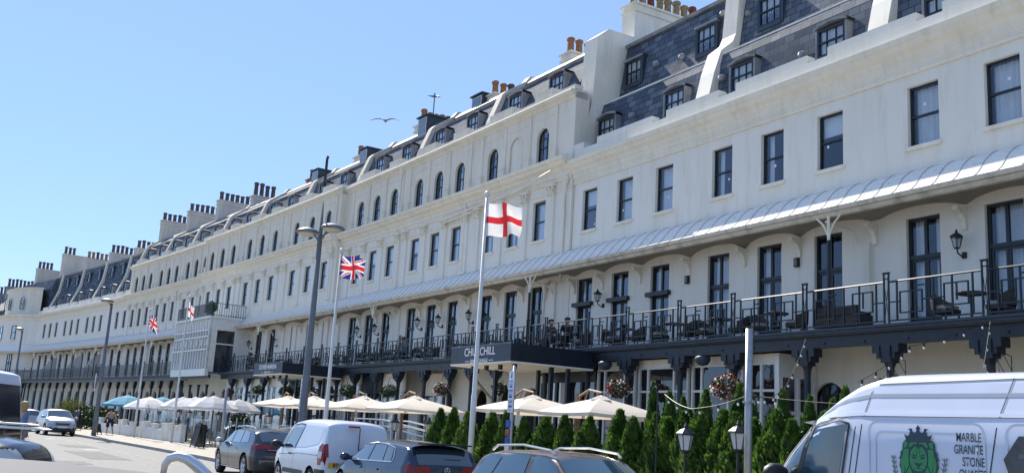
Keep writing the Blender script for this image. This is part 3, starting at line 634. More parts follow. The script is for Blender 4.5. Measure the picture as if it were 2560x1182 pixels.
# big square dormers standing on the upper roof
for (q, nn, zz) in ((60.6, -1.6, 18.7), (52.3, -1.6, 18.95), (47.6, -2.6, 19.3), (68.8, -1.6, 18.8)):
    k = MB(P); k.box(q-.6, q+.6, nn-2.4, nn-.1, zz, zz+1.3); k.box(q-.68, q+.68, nn-2.4, nn+.02, zz+1.3, zz+1.38); o = k.build('box_dormer', 'navy_mid', R2)
    k = MB(P); k.box(q-.5, q+.5, nn-.1, nn-.06, zz+.12, zz+1.22); k.build('dormer_window', 'white_paint', o)
    k = MB(P); k.box(q-.44, q+.44, nn-.06, nn-.04, zz+.18, zz+.66); k.box(q-.44, q+.44, nn-.06, nn-.04, zz+.7, zz+1.17); k.build('pane', 'door_glass', o)
TC, BC, DC = 'terracotta', 'buff_clay', 'dark_clay'
stack(R2, 39.3, -3.0, -5.6, 19.5, 20.7, .9, [TC, TC, TC, DC], 'trim', tall=.85)
stack(R2, 46.6, -3.0, -5.8, 19.5, 20.5, .9, [TC, TC, DC, TC, TC], 'trim', tall=.85)
stack(R2, 55.3, -3.0, -6.2, 19.5, 20.8, 1.3, [TC, TC, TC, TC, DC, DC, DC], 'trim', tall=1.0)
stack(R2, 64.6, -3.0, -6.6, 19.5, 20.6, .9, [TC, DC, TC, TC, TC, TC], 'trim', tall=.85)
stack(R2, 73.1, -3.0, -6.6, 19.6, 20.5, .9, ['red_clay']*6, 'brick_far', tall=.8)
stack(R2, 84.9, -2.9, -7.2, 18.0, 21.1, .8, [DC, DC, DC, DC], 'render_grey', tall=1.15)
stack(R2, 92.4, -2.5, -7.6, 17.5, 21.8, .8, [DC]*10, 'render_grey', tall=.85)
stack(R2, 100.0, -2.35, -7.6, 17.5, 21.85, .8, [DC]*10, 'render_grey', tall=.85)
stack(R2, 107.6, -2.2, -7.6, 16.0, 21.9, .8, [DC]*10, 'render_grey', tall=.85)
k = MB(P); k.tube([(53.9, -3.2, 20.6), (53.9, -3.2, 22.6)], .04, 5); k.tube([(53.4, -3.2, 22.25), (54.4, -3.3, 22.5)], .03, 4)
for u in range(5): k.tube([(53.55+.2*u, -3.45, 22.28+.05*u), (53.55+.2*u, -2.95, 22.28+.05*u)], .02, 4)
k.build('aerial', 'lamp_grey', R2)
k = MB(P); k.tube([(64.2, -.6, 17.0), (64.2, -.6, 19.8), (64.05, -.6, 20.0)], .1, 8); k.build('flue_pipe', 'plastic_black', R2)
BR_C = [h+d*w_ for h, w_ in zip(HC_C, HW_C) for d in (-.5, .5)] + PB[1:]
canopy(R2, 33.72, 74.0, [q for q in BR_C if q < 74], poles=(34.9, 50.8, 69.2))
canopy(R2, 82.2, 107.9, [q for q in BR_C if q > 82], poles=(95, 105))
COLS_C = [36.2, 38.3, 40.29, 42.83, 45.66, 48.3, 51.0, 53.5, 55.9, 58.7, 61.6, 65.3, 68.5, 71.6]
COLS_C2 = [83.5, 86.2, 88.9, 91.4, 94, 96.4, 99, 101.6, 104.3, 106.9]
balcony(R2, 33.72, 74.0, COLS_C); balcony(R2, 82.2, 107.9, COLS_C2, cap='slim')
balcony(R2, 74.0, 82.2, [74.4, 76.3, 78.3, 80.3], n_off=.9, cap=False)
railings(R2, [33.75] + COLS_C + [73.9]); railings(R2, [82.3] + COLS_C2 + [107.9], dense=True)
# pilasters of the first floor under the canopy + white drainpipes
for q in PB[1:-1] + [35.0, 60.0, 65.3, 70.6]:
    k = MB(P); k.box(q-.32, q+.32, 0, .1, 4.92, 8.1); k.build('balcony_pilaster', 'stucco', R2)
for q, z0, z1, nn in ((34.15, 8.0, 12.3, .2), (42.9, 9.3, 12.9, .2), (50.7, 9.3, 16, .2), (59.0, 9.3, 12.6, .64), (92.9, 9.3, 13, .2), (35.4, 5.0, 7.8, .15)):
    k = MB(P); k.tube([(q, nn, z0), (q, nn, z1-.5), (q-.12, nn+.05, z1-.3), (q-.12, nn+.05, z1)], .06, 6); k.lathe([(.09, 0), (.17, .3), (.17, .38)], (q-.12, nn+.05, z1-.05), 8); k.build('downpipe', 'trim', R2)
k = MB(P); k.tube([(34.2, .9, 12.75), (38, .35, 12.62), (42.5, .35, 12.5), (45, .35, 12.35)], .06, 6); k.tube([(42, .3, 12.35), (45.5, .3, 12.2)], .05, 6); k.build('waste_pipe', 'trim', R2)
# Dover Marina conservatory: white arched glazing between slender dark columns
for a, c in zip([51.0, 53.5, 55.9, 61.6, 65.3, 68.5, 71.6], [53.5, 55.9, 58.7, 65.3, 68.5, 71.6, 73.9]):
    glazed(R2, a+.12, c-.12, cols=(.25, .75), z1=3.9)
glazed(R2, 45.66+.12, 48.3-.12, cols=(.4, .8), z1=3.5); glazed(R2, 42.9, 45.5, cols=(.5,), z1=3.4, n=.5)
b = MB(P)
for x in (48.5, 49.6, 50.8): b.box(x-.09, x+.09, 1.3, 1.46, .1, 4.4)
b.box(48.5, 50.8, 1.3, 1.44, 3.4, 4.4); b.build('entrance_doors', 'navy', R2); b = MB(P)
for x in (58.8, 60.0, 61.4): b.box(x-.09, x+.09, 1.3, 1.46, .1, 4.4)
b.box(58.8, 61.4, 1.3, 1.44, 3.4, 4.4); r = b.build('entrance_doors', 'navy', R2)
b = MB(P); b.face([(48.5, 1.38, .1), (50.8, 1.38, .1), (50.8, 1.38, 3.4), (48.5, 1.38, 3.4)]); b.build('pane', 'glass', r, fix=False); b = MB(P); b.face([(58.8, 1.38, .1), (61.4, 1.38, .1), (61.4, 1.38, 3.4), (58.8, 1.38, 3.4)]); b.build('pane', 'glass', r, fix=False)
k = MB(P); k.tube([(39.3, .12, .2), (39.3, .12, 3.2), (38.9, 1.2, 3.9), (38.6, 1.5, 4.4)], .07, 6); k.build('downpipe', 'ochre', R2)
# ---- sign canopies
def sign_canopy(root, s0, s1, n1, z0, z1, l1, l2, sz, name):
    k = MB(P); k.box(s0, s1, 1.95, n1, z0+.03, z1); o = k.build('sign_canopy', 'navy', root)
    k = MB(P); k.box(s0-.005, s1+.005, n1, n1+.03, z0+.03, z1); k.build('sign_board', 'navy_mid', o)
    k = MB(P); k.box(s0-.02, s1+.02, 1.95, n1+.03, z0-.03, z0+.03); k.build('canopy_underside', 'trim', o)
    k = MB(P); k.box(s0-.02, s1+.02, n1+.03, n1+.045, z1-.0, z1+.03); k.build('canopy_trim', 'lead', o)
    sm = (s0+s1)/2; c = P(sm, n1+.035, (z0+z1)/2+.1)
    for t, size, dz, sx in ((l1, sz, 0.0, 1.0), (l2, sz*.45, -sz*.78, .95)):
        q = text_mesh(t, size, sx=sx); q.parent = o; q.matrix_local = Matrix.Translation(c-OFF[root.name]+Vector((0, 0, dz))) @ Matrix.Rotation(TH(sm), 4, 'Z') @ Matrix.Rotation(pi/2, 4, 'X')
    k = MB(P)
    for e in (-1, 1): k.box(sm+e*(sz*2.1)-.16, sm+e*(sz*2.1)+.16, n1+.03, n1+.045, (z0+z1)/2+.1-sz*.79, (z0+z1)/2+.1-sz*.74)
    k.build('sign_dash', 'letter_white', o)
    k = MB(P)
    for e in (s0+.25, s1-.25): k.box(e-.07, e+.07, n1-1.9, n1-1.76, .1, z0)
    for e in (s0+.25, s1-.25, sm): k.box(e-.06, e+.06, n1-2.6, n1-2.48, .1, z0)
    k.build('canopy_leg', 'navy', o)
    k = MB(P)
    for e in (.3, 1.3, 2.3, 3.3):
        k.box(s0+e, s0+e+.14, n1-.45, n1-.33, z0-.2, z0-.03)
    k.build('downlight', 'plastic_black', o)
sign_canopy(R1, 29.1, 33.5, 5.4, 4.12, 4.76, 'CHURCHILL', 'BAR & LOUNGE', .42, 'c')
sign_canopy(R2, 52.6, 57.2, 5.4, 4.18, 4.80, 'DOVER MARINA', 'HOTEL & SPA', .38, 'd')
k = MB(P); k.box(58.0, 62.0, 2.1, 2.16, 4.15, 4.6); o = k.build('sign_board', 'navy_mid', R2)
# ---- white lattice porch with a planted roof terrace
PS0, PS1, PN = 74.0, 82.2, 3.1
k = MB(P)
k.box(PS0, PS1, 0, PN, 4.7, 4.9); k.box(PS0-.05, PS1+.05, 2.9, PN+.06, 4.6, 5.12); k.box(PS0-.1, PS1+.1, 0, PN+.16, 8.85, 9.0); k.box(PS0, PS1, .0, PN-.1, 8.0, 8.85); k.box(PS0, PS0+.12, 0.02, .5, 4.9, 8.0); k.box(PS0, PS0+.12, 2.55, 3.0, 4.9, 8.0); k.box(PS0, PS0+.12, .5, 1.2, 4.9, 8.0); k.box(PS0-.01, PS0+.1, 1.2, 2.55, 6.95, 7.05)
o = k.build('porch', 'white_paint', R2)
k = MB(P)
for i in range(14):
    x = PS0+.05+(PS1-PS0-.1)*i/13; k.box(x-.05, x+.05, PN-.04, PN+.1, 5.12, 8.86)
for z in (6.55, 7.5, 7.98): k.box(PS0, PS1, PN-.03, PN+.095, z-.05, z+.05)
for i in range(0, 13):
    x = PS0+.37+(PS1-PS0-.1)*i/13; k.box(x-.06, x+.1, PN-.02, PN+.06, 8.12, 8.72)
    if i % 2 == 0: k.tube([(x-.25, PN+.04, 6.7), (x+.25, PN+.04, 7.42)], .04, 4); k.tube([(x+.25, PN+.04, 6.7), (x-.25, PN+.04, 7.42)], .04, 4)
k.build('porch_lattice', 'white_paint', o)
k = MB(P); k.face([(PS0, PN, 5.1), (PS1, PN, 5.1), (PS1, PN, 8), (PS0, PN, 8)]); k.face([(PS0+.06, 1.2, 4.9), (PS0+.06, 2.55, 4.9), (PS0+.06, 2.55, 8), (PS0+.06, 1.2, 8)]); k.build('pane', 'glass', o, fix=False)
k = MB(P); k.box(PS0+.3, PS1-.3, .6, PN-.4, 4.92, 7.9); k.build('porch_interior', 'room_dark', o)
k = MB(P)
for i in range(46): x = PS0+.02+(PS1-PS0-.04)*i/45; k.box(x-.02, x+.02, PN+.02, PN+.05, 9.0, 9.98)
for z in (9.1, 9.98): k.box(PS0, PS1, PN+.015, PN+.05, z-.02, z+.02); k.box(PS0, PS0+.03, .2, PN, z-.02, z+.02)
for i in range(16): y = .2+(PN-.2)*i/16; k.box(PS0, PS0+.025, y-.012, y+.012, 9.0, 9.98)
k.build('porch_railing', 'rail_metal', o)
# ================================================================ LEFT WING
HC_L = [111.3, 119.4, 127.8, 136.2]
R3 = thing('hotel_far_wing', P(124, 0, 0), 'far cream wing beyond the arched block, under two tiers of dark mansard', 'building', 'blocks of the seafront terrace')
a, c = 107.9, 142.0
ws = [h+d*2.45 for h in HC_L for d in (-1, 0, 1)]
COLS_L = [109.5, 112.1, 114.8, 117.7, 120.6, 123.4, 126.2, 129, 131.7, 134.6, 137.4, 140.2]
b = MB(P); wall(b, a, c, 4.9, 13.3, 0, [(q, 1.0, 10.2, 12.0, False) for q in ws] + [(q, 1.06, 4.93, 8.08, False) for q in ws])
wall(b, a, c, .1, 4.75, 0, [(q-.05, 1.25, .6, 3.7, True) for q in [x+1.4 for x in COLS_L[:-1]]]); b.build('wall', 'stucco', R3)
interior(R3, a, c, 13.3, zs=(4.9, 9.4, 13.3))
cornice(R3, a, c, [(0, 12.5), (.05, 12.5), (.08, 12.6), (.05, 12.7), (.1, 12.9), (.4, 13.0), (.55, 13.15), (.6, 13.3), (0, 13.35)])
b = MB(P); b.box(a, c, -.25, .1, 13.35, 13.8)
for h in HC_L:
    for e in (-4.0, -.8, 2.0): b.box(h+e, h+e+1.9, -.262, .112, 13.8, 14.15)
b.build('parapet', 'stucco', R3)
mansard(R3, a, c, [(-.7, 13.7), (-.95, 14.6), (-1.5, 15.9), (-1.7, 16.3)]); mansard(R3, a, c, [(-1.65, 16.25), (-1.75, 16.35), (-2.0, 18.6)])
b = MB(P); b.prof([(-1.95, 18.6), (-1.9, 18.75), (-2.6, 18.85), (-8, 18.85), (-8, 18.6)], a, c); b.build('flat_roof', 'lead', R3)
b = MB(P); b.box(a, c, -8.2, -8.0, .1, 18.8); b.build('rear_wall', 'render_grey', R3)
for e in (115.3, 123.7, 132.1, 140.4): party(R3, e, [(-.5, 13.3), (-.75, 14.5), (-1.25, 15.8), (-1.45, 16.4), (-1.6, 16.9), (-1.82, 18.9)], .42, 'attic')
for h in HC_L:
    for d in (-2.0, 1.7): inst('lo', R3, h+d, -.98, 14.45); inst('up', R3, h+d, -1.8, 16.9)
for q in ws:
    inst(random.choice(('s1', 's3') if False else ('s1', 's2')), R3, q, 0, 10.2); inst('d3', R3, q, 0, 4.93)
for q in [x+1.35 for x in COLS_L[:-1]]: inst('ga', R3, q, 0, .6)
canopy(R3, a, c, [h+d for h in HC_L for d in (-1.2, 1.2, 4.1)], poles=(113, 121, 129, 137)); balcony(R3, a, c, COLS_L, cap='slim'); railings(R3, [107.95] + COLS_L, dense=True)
stack(R3, 142.2, -2.0, -8.0, 16.0, 21.8, .8, [DC]*3, 'render_grey', tall=1.0)
stack(R3, 134.0, -2.5, -8.0, 18.0, 20.5, .8, [TC, TC, DC, TC, TC, TC], 'render_grey', tall=.9)
stack(R3, 125.0, -2.5, -8.0, 18.0, 20.3, .8, [DC]*6, 'render_grey', tall=1.0)
stack(R3, 116.0, -2.5, -8.0, 18.0, 19.9, .8, [DC]*5, 'render_grey', tall=.9)
# white curved glass wind screens on the far balcony
for q in (121.0, 130.5, 114.2):
    k = MB(P); arc = [(q+1.0-2.0*i/8*.0, .25+1.6*i/8, 6.0+1.6*sin(pi/2*(1-i/8))) for i in range(9)]
    for (x, n0, z0), (_, n1, z1) in zip(arc, arc[1:]): k.box(q, q+.05, min(n0, n1), max(n0, n1), 4.95, (z0+z1)/2)
    k.build('wind_screen', 'white_canvas', R3)
# ---- bow-fronted end pavilion
R4 = thing('bow_pavilion', P(148.5, 0, 0), 'rounded bow-fronted cream pavilion closing the far end of the terrace', 'building', 'blocks of the seafront terrace')
def bow(a_, b_, s, k, n0=0.0): return [(s + a_*cos(pi*i/k), n0 + b_*sin(pi*i/k)) for i in range(k+1)]
def bowwall(mb, pts, z0, z1): mb.grid([[(x, y, z) for x, y in pts] for z in (z0, z1)])
SB = 149.0
b = MB(P); bowwall(b, bow(7.2, 2.4, SB, 5), .1, 13.2); b.build('wall', 'stucco', R4, fix=False)
b = MB(P)
for dz, e in ((12.6, .1), (12.8, .25), (13.0, .5), (13.2, .62)): pass
rows = [[(x, y, z) for x, y in bow(7.2+e, 2.4+e, SB, 5)] for e, z in ((0, 12.5), (.1, 12.6), (.15, 12.85), (.5, 13.05), (.6, 13.25), (0, 13.4), (-1.0, 13.4))]
b.grid(rows); b.build('cornice', 'trim', R4, fix=False)
b = MB(P); bowwall(b, bow(6.4, 2.0, SB, 5, -.3), 13.3, 16.7); b.grid([[(x, y, z) for x, y in bow(6.4+e, 2.0+e, SB, 5, -.3)] for e, z in ((0, 16.7), (.2, 16.85), (.25, 17.0), (-.5, 17.05), (-6.3, 17.1))]); b.build('attic_wall', 'attic', R4, fix=False)
b = MB(P); b.prof([(-1.2, 16.9), (-1.6, 18.4), (-4.5, 19.6), (-8, 19.6), (-8, .1), (-1.2, .1)], 142.2, 155.8); b.build('mansard_roof', 'slate', R4)
stack(R4, 154.0, -2.4, -5.4, 17.5, 20.9, 1.0, [DC]*4, 'render_grey', tall=1.0)
for ang, key, z, w in ((36*.5, 's1', 10.1, 0), (54, 's1', 10.1, 0), (90, 's2', 10.1, 0), (126, 's1', 10.1, 0)):
    t = radians(ang); pts = bow(7.2, 2.4, SB, 5); i = min(4, int(ang/36)); mx = ((pts[i][0]+pts[i+1][0])/2, (pts[i][1]+pts[i+1][1])/2)
    dx, dy = pts[i+1][0]-pts[i][0], pts[i+1][1]-pts[i][1]; rz = math.atan2(dy, dx)-pi
    nx, ny = -(-dy)/math.hypot(dx, dy)*1, 0
    nrm = Vector((dy, -dx)).normalized(); nrm = nrm if nrm.y > 0 else -nrm
    inst(key, R4, mx[0]+nrm.x*.22, mx[1]+nrm.y*.22, z, rz if abs(rz) < pi/2 else rz+2*pi)
    inst('d3', R4, mx[0]+nrm.x*.22, mx[1]+nrm.y*.22, 4.95, rz if abs(rz) < pi/2 else rz+2*pi)
    if ang > 20: inst('a0', R4, mx[0]+nrm.x*-.2, mx[1]-.55+nrm.y*.22, 14.1, rz if abs(rz) < pi/2 else rz+2*pi)
b = MB(P); b.grid([[(x, y, z) for x, y in bow(7.0+n, 2.2+n, SB, 12)] for n, z in OG]); b.build('canopy_roof', 'canopy_paint', R4, smooth=True, fix=False)
b = MB(P); b.grid([[(x, y, z) for x, y in bow(7.0+n, 2.2+n, SB, 12)] for n, z in ((1.2, 8.45), (1.32, 8.44), (1.3, 8.24), (1.15, 8.22), (.05, 8.35))]); b.build('gutter', 'gutter', R4, fix=False)
b = MB(P); b.grid([[(x, y, z) for x, y in bow(7.0+n, 2.2+n, SB, 12)] for n, z in ((.05, 4.92), (2.1, 4.92), (2.1, 4.74), (1.9, 4.74), (1.9, 4.44), (1.78, 4.44), (1.78, 4.7), (.05, 4.7))]); b.build('balcony_floor', 'navy', R4, fix=False)
pts = bow(9.0, 4.1, SB, 60); b = MB(P)
for x, y in pts: b.box(x-.012, x+.012, y-.012, y+.012, 4.92, 5.95)
b.tube([(x, y, 6.0) for x, y in pts], .03, 5); b.tube([(x, y, 5.1) for x, y in pts], .02, 4); b.build('railing_panel', 'rail_metal', R4)
for i in range(2, 60, 6):
    k = MB(P); k.tube([(pts[i][0], pts[i][1], .1), (pts[i][0], pts[i][1]-.1, 4.6)], .09, 6); k.build('column', 'navy', R4)
# ---- next terrace beyond, its pale roof lit
R5 = thing('distant_terrace', P(180, -2, 0), 'end of another terrace beyond the bow pavilion, with a sunlit pale roof', 'building')
b = MB(P); b.box(160, 230, -12, -1.5, .1, 13.6); b.box(160, 230, -1.6, -.9, 12.9, 13.6); b.build('wall', 'stucco', R5)
b = MB(P); b.prof([(-1.6, 13.6), (-1.9, 15.2), (-2.5, 15.2), (-12, 15.2), (-12, 13.6)], 160, 230); b.build('mansard_roof', 'slate', R5)
b = MB(P); b.prof([(-1.7, 15.2), (-1.7, 15.35), (-5.8, 18.6), (-11, 15.35), (-11, 15.2)], 160, 230); b.build('roof', 'roof_pale', R5)
stack(R5, 164, -1.6, -10.5, 17.0, 18.9, .9, [DC]*9, 'lead', tall=1.2)
stack(R5, 176, -1.6, -10.5, 17.0, 18.9, .9, [DC]*9, 'lead', tall=1.2)
# ================================================================ VEHICLES (x forward, y left, z up)
def interp(pts, x):
    if x <= pts[0][0]: return pts[0][1]
    for (a, u), (b, v) in zip(pts, pts[1:]):
        if x <= b: return u+(v-u)*(x-a)/(b-a) if b > a else v
    return pts[-1][1]
def smoothp(pts, x, h=.05): return (interp(pts, x-h)+2*interp(pts, x)+interp(pts, x+h))/4
class Car:
    def __init__(s, name, loc, rz, label, cat, L, top, belt, hw, wheels, paint, wr=.33, low=.22, tb=.36, bw=.93, mid=.62, grp=None, rim='silver', spokes=5):
        s.root = thing(name, loc, label, cat, grp, rz); OFF[s.root.name] = Vector((0, 0, 0))
        s.L, s.top, s.belt, s.hw, s.low, s.tb, s.bw, s.mid = L, top, belt, hw, low, tb, bw, mid
        b = MB(); xs = []; x = -L/2
        while x < L/2+1e-6: xs.append(round(x, 4)); x += .045 if (x < -L/2+.6 or x > L/2-.5 or any(abs(x-w_) < wr+.12 for w_ in wheels)) else .09
        xs[-1] = L/2
        rows = [s.ringpts(q) for q in xs]
        nn = len(rows[0])
        V = [[list(p) for p in r] for r in rows]; R = wr+.06
        dele = set()
        for i in range(len(V)-1):
            for j in range(nn):
                k = (j+1) % nn; c = [sum(V[a][b2][d] for a, b2 in ((i, j), (i, k), (i+1, j), (i+1, k)))/4 for d in range(3)]
                if any((c[0]-w_)**2 + (c[2]-wr)**2 < R*R for w_ in wheels) and c[2] < s.belt_at(c[0]): dele.add((i, j))
        for i in range(len(V)):
            for j in range(nn):
                p = V[i][j]
                for w_ in wheels:
                    d = math.hypot(p[0]-w_, p[2]-wr)
                    if .001 < d < R+.02 and abs(p[1]) > .3:
                        if any(((i-a) , (j-c2) % nn) not in dele for a in (0, 1) for c2 in (0, 1)): p[0] = w_+(p[0]-w_)*R/d; p[2] = max(low, wr+(p[2]-wr)*R/d)
        ids = [[b.p(*p) for p in r] for r in V]
        for i in range(len(V)-1):
            for j in range(nn):
                if (i, j) in dele: continue
                k = (j+1) % nn; b.f.append([ids[i][j], ids[i][k], ids[i+1][k], ids[i+1][j]]); b.mi.append(0)
        b.f += [ids[0][::-1], ids[-1]]; b.mi += [0, 0]
        s.body = b; s.o = b.build('body', paint, s.root, smooth=True)
        m = MB(); m.box(-L/2+.25, L/2-.25, -interp(hw, 0)*.82, interp(hw, 0)*.82, low-.02, s.mid); m.build('underbody', 'plastic_black', s.root)
        for w_ in wheels:
            for sd in (1, -1): s.wheel(w_, sd*(interp(hw, w_)-.115), wr, sd, rim, spokes)
    def belt_at(s, x): return min(interp(s.belt, x), smoothp(s.top, x)-.02)
    def ringpts(s, x):
        W = interp(s.hw, x); zt = smoothp(s.top, x); zb = s.belt_at(x); low = min(s.low, zt-.1)
        yr = W*(s.bw-s.tb*(zt-zb)); zr = max(zb, zt-.075); md = min(s.mid, zb-.05)
        h = [(0, low), (.5*W, low), (.86*W, low), (.965*W, low+.05)]
        for i in range(1, 7): h.append((W*(.965+.035*sin(pi/2*i/6)), low+.05+(md-low-.05)*i/6))
        for i in range(1, 4): u = i/3; h.append((W*(1-(1-s.bw-.02)*u*u), md+(zb-.03-md)*u))
        h.append((W*s.bw, zb))
        for i in range(1, 5): h.append((W*s.bw+(yr-W*s.bw)*i/5, zb+(zr-zb)*i/5))
        for v in (1, .96, .88, .75, .5, .25, 0): h.append((yr*v, zt-(zt-zr)*v**3.5))
        return [(x, y, z) for y, z in h] + [(x, -y, z) for y, z in h[-2:0:-1]]
    def sideY(s, x, z):
        r = s.ringpts(x); half = r[:len(r)//2+1]; best = 0
        pts = [(p[2], p[1]) for p in half[3:]]
        for (z0, y0), (z1, y1) in zip(pts, pts[1:]):
            if min(z0, z1)-1e-6 <= z <= max(z0, z1)+1e-6 and abs(z1-z0) > 1e-6: return y0+(y1-y0)*(z-z0)/(z1-z0)
        return pts[0][1]
    def side(s, name, m, bot, topl, sd=1, off=.008, par=None, n=8, k=4):
        b = MB(); rows = []
        def at(l, u):
            t = u*(len(l)-1); i = min(int(t), len(l)-2); f = t-i; return l[i][0]+(l[i+1][0]-l[i][0])*f, l[i][1]+(l[i+1][1]-l[i][1])*f
        for j in range(k+1):
            r = []
            for i in range(n+1):
                x0, z0 = at(bot, i/n); x1, z1 = at(topl, i/n); x = x0+(x1-x0)*j/k; z = z0+(z1-z0)*j/k
                r.append((x, sd*(s.sideY(x, z)+off), z))
            rows.append(r)
        b.grid(rows); return b.build(name, m, par or s.root, fix=False, smooth=True)
    def sidepoly(s, b, pts, sd=1, off=.01, mi=0): b.face([(x, sd*(s.sideY(x, z)+off), z) for x, z in pts], mi)
    def sideline(s, name, m, pts, wd=.012, sd=1, off=.004, par=None):
        b = MB()
        for (x0, z0), (x1, z1) in zip(pts, pts[1:]):
            k = max(1, int(math.hypot(x1-x0, z1-z0)/.12)); d = Vector((x1-x0, z1-z0)).normalized()*wd/2; nx, nz = -d.y, d.x
            for i in range(k):
                a = (x0+(x1-x0)*i/k, z0+(z1-z0)*i/k); c = (x0+(x1-x0)*(i+1)/k, z0+(z1-z0)*(i+1)/k)
                s.sidepoly(b, [(a[0]+nx, a[1]+nz), (c[0]+nx, c[1]+nz), (c[0]-nx, c[1]-nz), (a[0]-nx, a[1]-nz)], sd, off)
        return b.build(name, m, par or s.root, fix=False)
    def topg(s, name, m, x0, x1, v=.9, off=.008, v1=None, n=8, par=None, vm=None):
        b = MB(); rows = []; v1 = v1 or v; vm = -1 if vm is None else vm; sg = 1 if x0 > 0 else -1
        for i in range(n+1):
            x = x0+(x1-x0)*i/n; r = s.ringpts(x); half = r[:len(r)//2+1]; yr = half[-7][1]; zr = half[-7][2]; zt = half[-1][2]; vv = v+(v1-v)*i/n
            rows.append([(x+sg*off*.6, yr*u*vv, zt-(zt-zr)*abs(u*vv)**3.5+off) for u in (-1, -.8, -.5, 0, .5, .8, 1)])
        b.grid(rows); return b.build(name, m, par or s.root, fix=False, smooth=True)
    def shell(s, name, m, pred, off=.006):
        b = MB(); base = s.body; me = s.o.data; used = {}
        for p in me.polygons:
            c = p.center
            if not pred(c.x, c.y, c.z): continue
            f = []
            for vi in p.vertices:
                if vi not in used: v = me.vertices[vi]; used[vi] = b.p(*(v.co + v.normal*off))
                f.append(used[vi])
            b.f.append(f); b.mi.append(0)
        return b.build(name, m, s.root, fix=False, smooth=True)
    def box(s, name, m, *a, par=None): b = MB(); b.box(*a); return b.build(name, m, par or s.root)
    def wheel(s, x, y, r, sd, rim, spokes):
        T = lambda a, b2, c: (a+x, sd*c+y, b2+r)
        t = MB(T); ro = [(r*.68, -.1), (r*.9, -.11), (r*.985, -.08), (r, -.02), (r, .05), (r*.975, .09), (r*.88, .11), (r*.7, .105), (r*.68, .06), (r*.66, -.1)]
        t.grid([[(q*cos(2*pi*j/28), q*sin(2*pi*j/28), z) for j in range(28)] for q, z in ro], 0, True)
        w = t.build('wheel', 'tyre', s.root, smooth=True)
        k = MB(T)
        k.grid([[(q*cos(2*pi*j/24), q*sin(2*pi*j/24), z) for j in range(24)] for q, z in [(r*.7, .1), (r*.66, .095), (r*.62, .05), (r*.6, -.05)]], 0, True)
        for i in range(spokes):
            a = 2*pi*i/spokes+.3
            for da in (-.13, .13):
                p0 = (.05*cos(a), .05*sin(a)); p1 = (r*.64*cos(a+da), r*.64*sin(a+da)); nx, ny = -sin(a)*.018, cos(a)*.018
                k.face([(p0[0]-nx, p0[1]-ny, .07), (p1[0]-nx, p1[1]-ny, .085), (p1[0]+nx, p1[1]+ny, .085), (p0[0]+nx, p0[1]+ny, .07)])
        k.lathe([(.06, .03), (.06, .08), (.03, .09)], (0, 0, 0), 10); k.build('rim', rim, w, fix=False)
        k = MB(T); k.lathe([(r*.64, .0), (r*.64, .01)], (0, 0, 0), 20); k.build('brake_disc', 'plastic_black', w)
def mirror(c, x, y, z, sd=1, big=1.0, m='plastic_black', cap=None):
    b = MB(); rows = []
    for i in range(7):
        u = i/6; sc = (.55, .85, 1, 1, .98, .9, .6)[i]; px = x+.09*big*(.5-u)*1.2
        rows.append([(px, y+sd*.11*big+sd*.12*big*sc*cos(a*pi/5), z+.085*big*sc*sin(a*pi/5)) for a in range(10)])
    ids = b.grid(rows, 0, True); b.f += [ids[0][::-1], ids[-1]]; b.mi += [0, 0]; b.box(x-.03, x+.03, min(y-.05*sd, y+sd*.06), max(y-.05*sd, y+sd*.06), z-.06*big, z-.0)
    return b.build('door_mirror', cap or m, c.root, smooth=True)
def sil(pts): return pts
# --- dark blue estate on the kerb (front to the left)
top = [(-2.36, .45), (-2.34, .72), (-2.24, 1.0), (-1.78, 1.36), (-1.5, 1.41), (-.5, 1.45), (.2, 1.43), (.55, 1.36), (1.25, .98), (1.9, .86), (2.2, .72), (2.34, .55), (2.37, .35)]
belt = [(-2.4, .98), (-1.6, .97), (0, .93), (1.2, .9), (1.6, .84), (2.4, .6)]
hw = [(-2.37, .70), (-2.28, .82), (-2.0, .90), (-1, .92), (1.2, .92), (1.9, .88), (2.2, .78), (2.37, .6)]
A = Car('parked_car', P(30.6, 13.3, 0), pi, 'dark navy estate car with silver roof rail and spoked wheels, ahead of the small van', 'car', 4.74, top, belt, hw, [-1.45, 1.42], 'paint_navy', wr=.34, spokes=5, grp='vehicles parked along the kerb')
for sd in (1, -1):
    A.side('front_window', 'car_glass_blue', [(.28, .985), (1.1, .945)], [(.36, 1.33), (.44, 1.33)] if False else [(.22, 1.345), (.48, 1.3)], sd)
    A.side('rear_window', 'car_glass', [(-.7, .995), (.2, .985)], [(-.62, 1.36), (.14, 1.355)], sd)
    A.side('quarter_window', 'car_glass', [(-1.5, 1.03), (-.78, .995)], [(-1.3, 1.3), (-.7, 1.36)], sd)
    b = MB(); b.tube([(.35, sd*.66, 1.40), (.3, sd*.67, 1.445), (-.6, sd*.67, 1.49), (-1.4, sd*.66, 1.46), (-1.55, sd*.64, 1.40)], .018, 6); b.build('roof_rail', 'silver', A.root)
    for xs_ in (.35, -.6): A.sideline('door_handle', 'paint_navy', [(xs_, .83), (xs_+.2, .83)], .03, sd, .03)
    A.sideline('sill_trim', 'silver', [(-1.05, .27), (1.0, .25)], .02, sd, .006)
    A.sideline('door_seam', 'plastic_black', [(.24, .3), (.22, .97)], .01, sd, .003); A.sideline('door_seam', 'plastic_black', [(-.95, .55), (-.74, .97)], .01, sd, .003)
    mirror(A, 1.05, sd*.9, 1.0, sd, cap='silver')
A.topg('windscreen', 'car_glass', 1.22, .62, .93); A.topg('rear_screen', 'car_glass', -2.14, -1.78, .8, v1=.86)
for sd in (1, -1): A.shell('tail_light', 'light_red', lambda x, y, z: x < -2.0 and .83 < z < .97 and y*sd > .35)
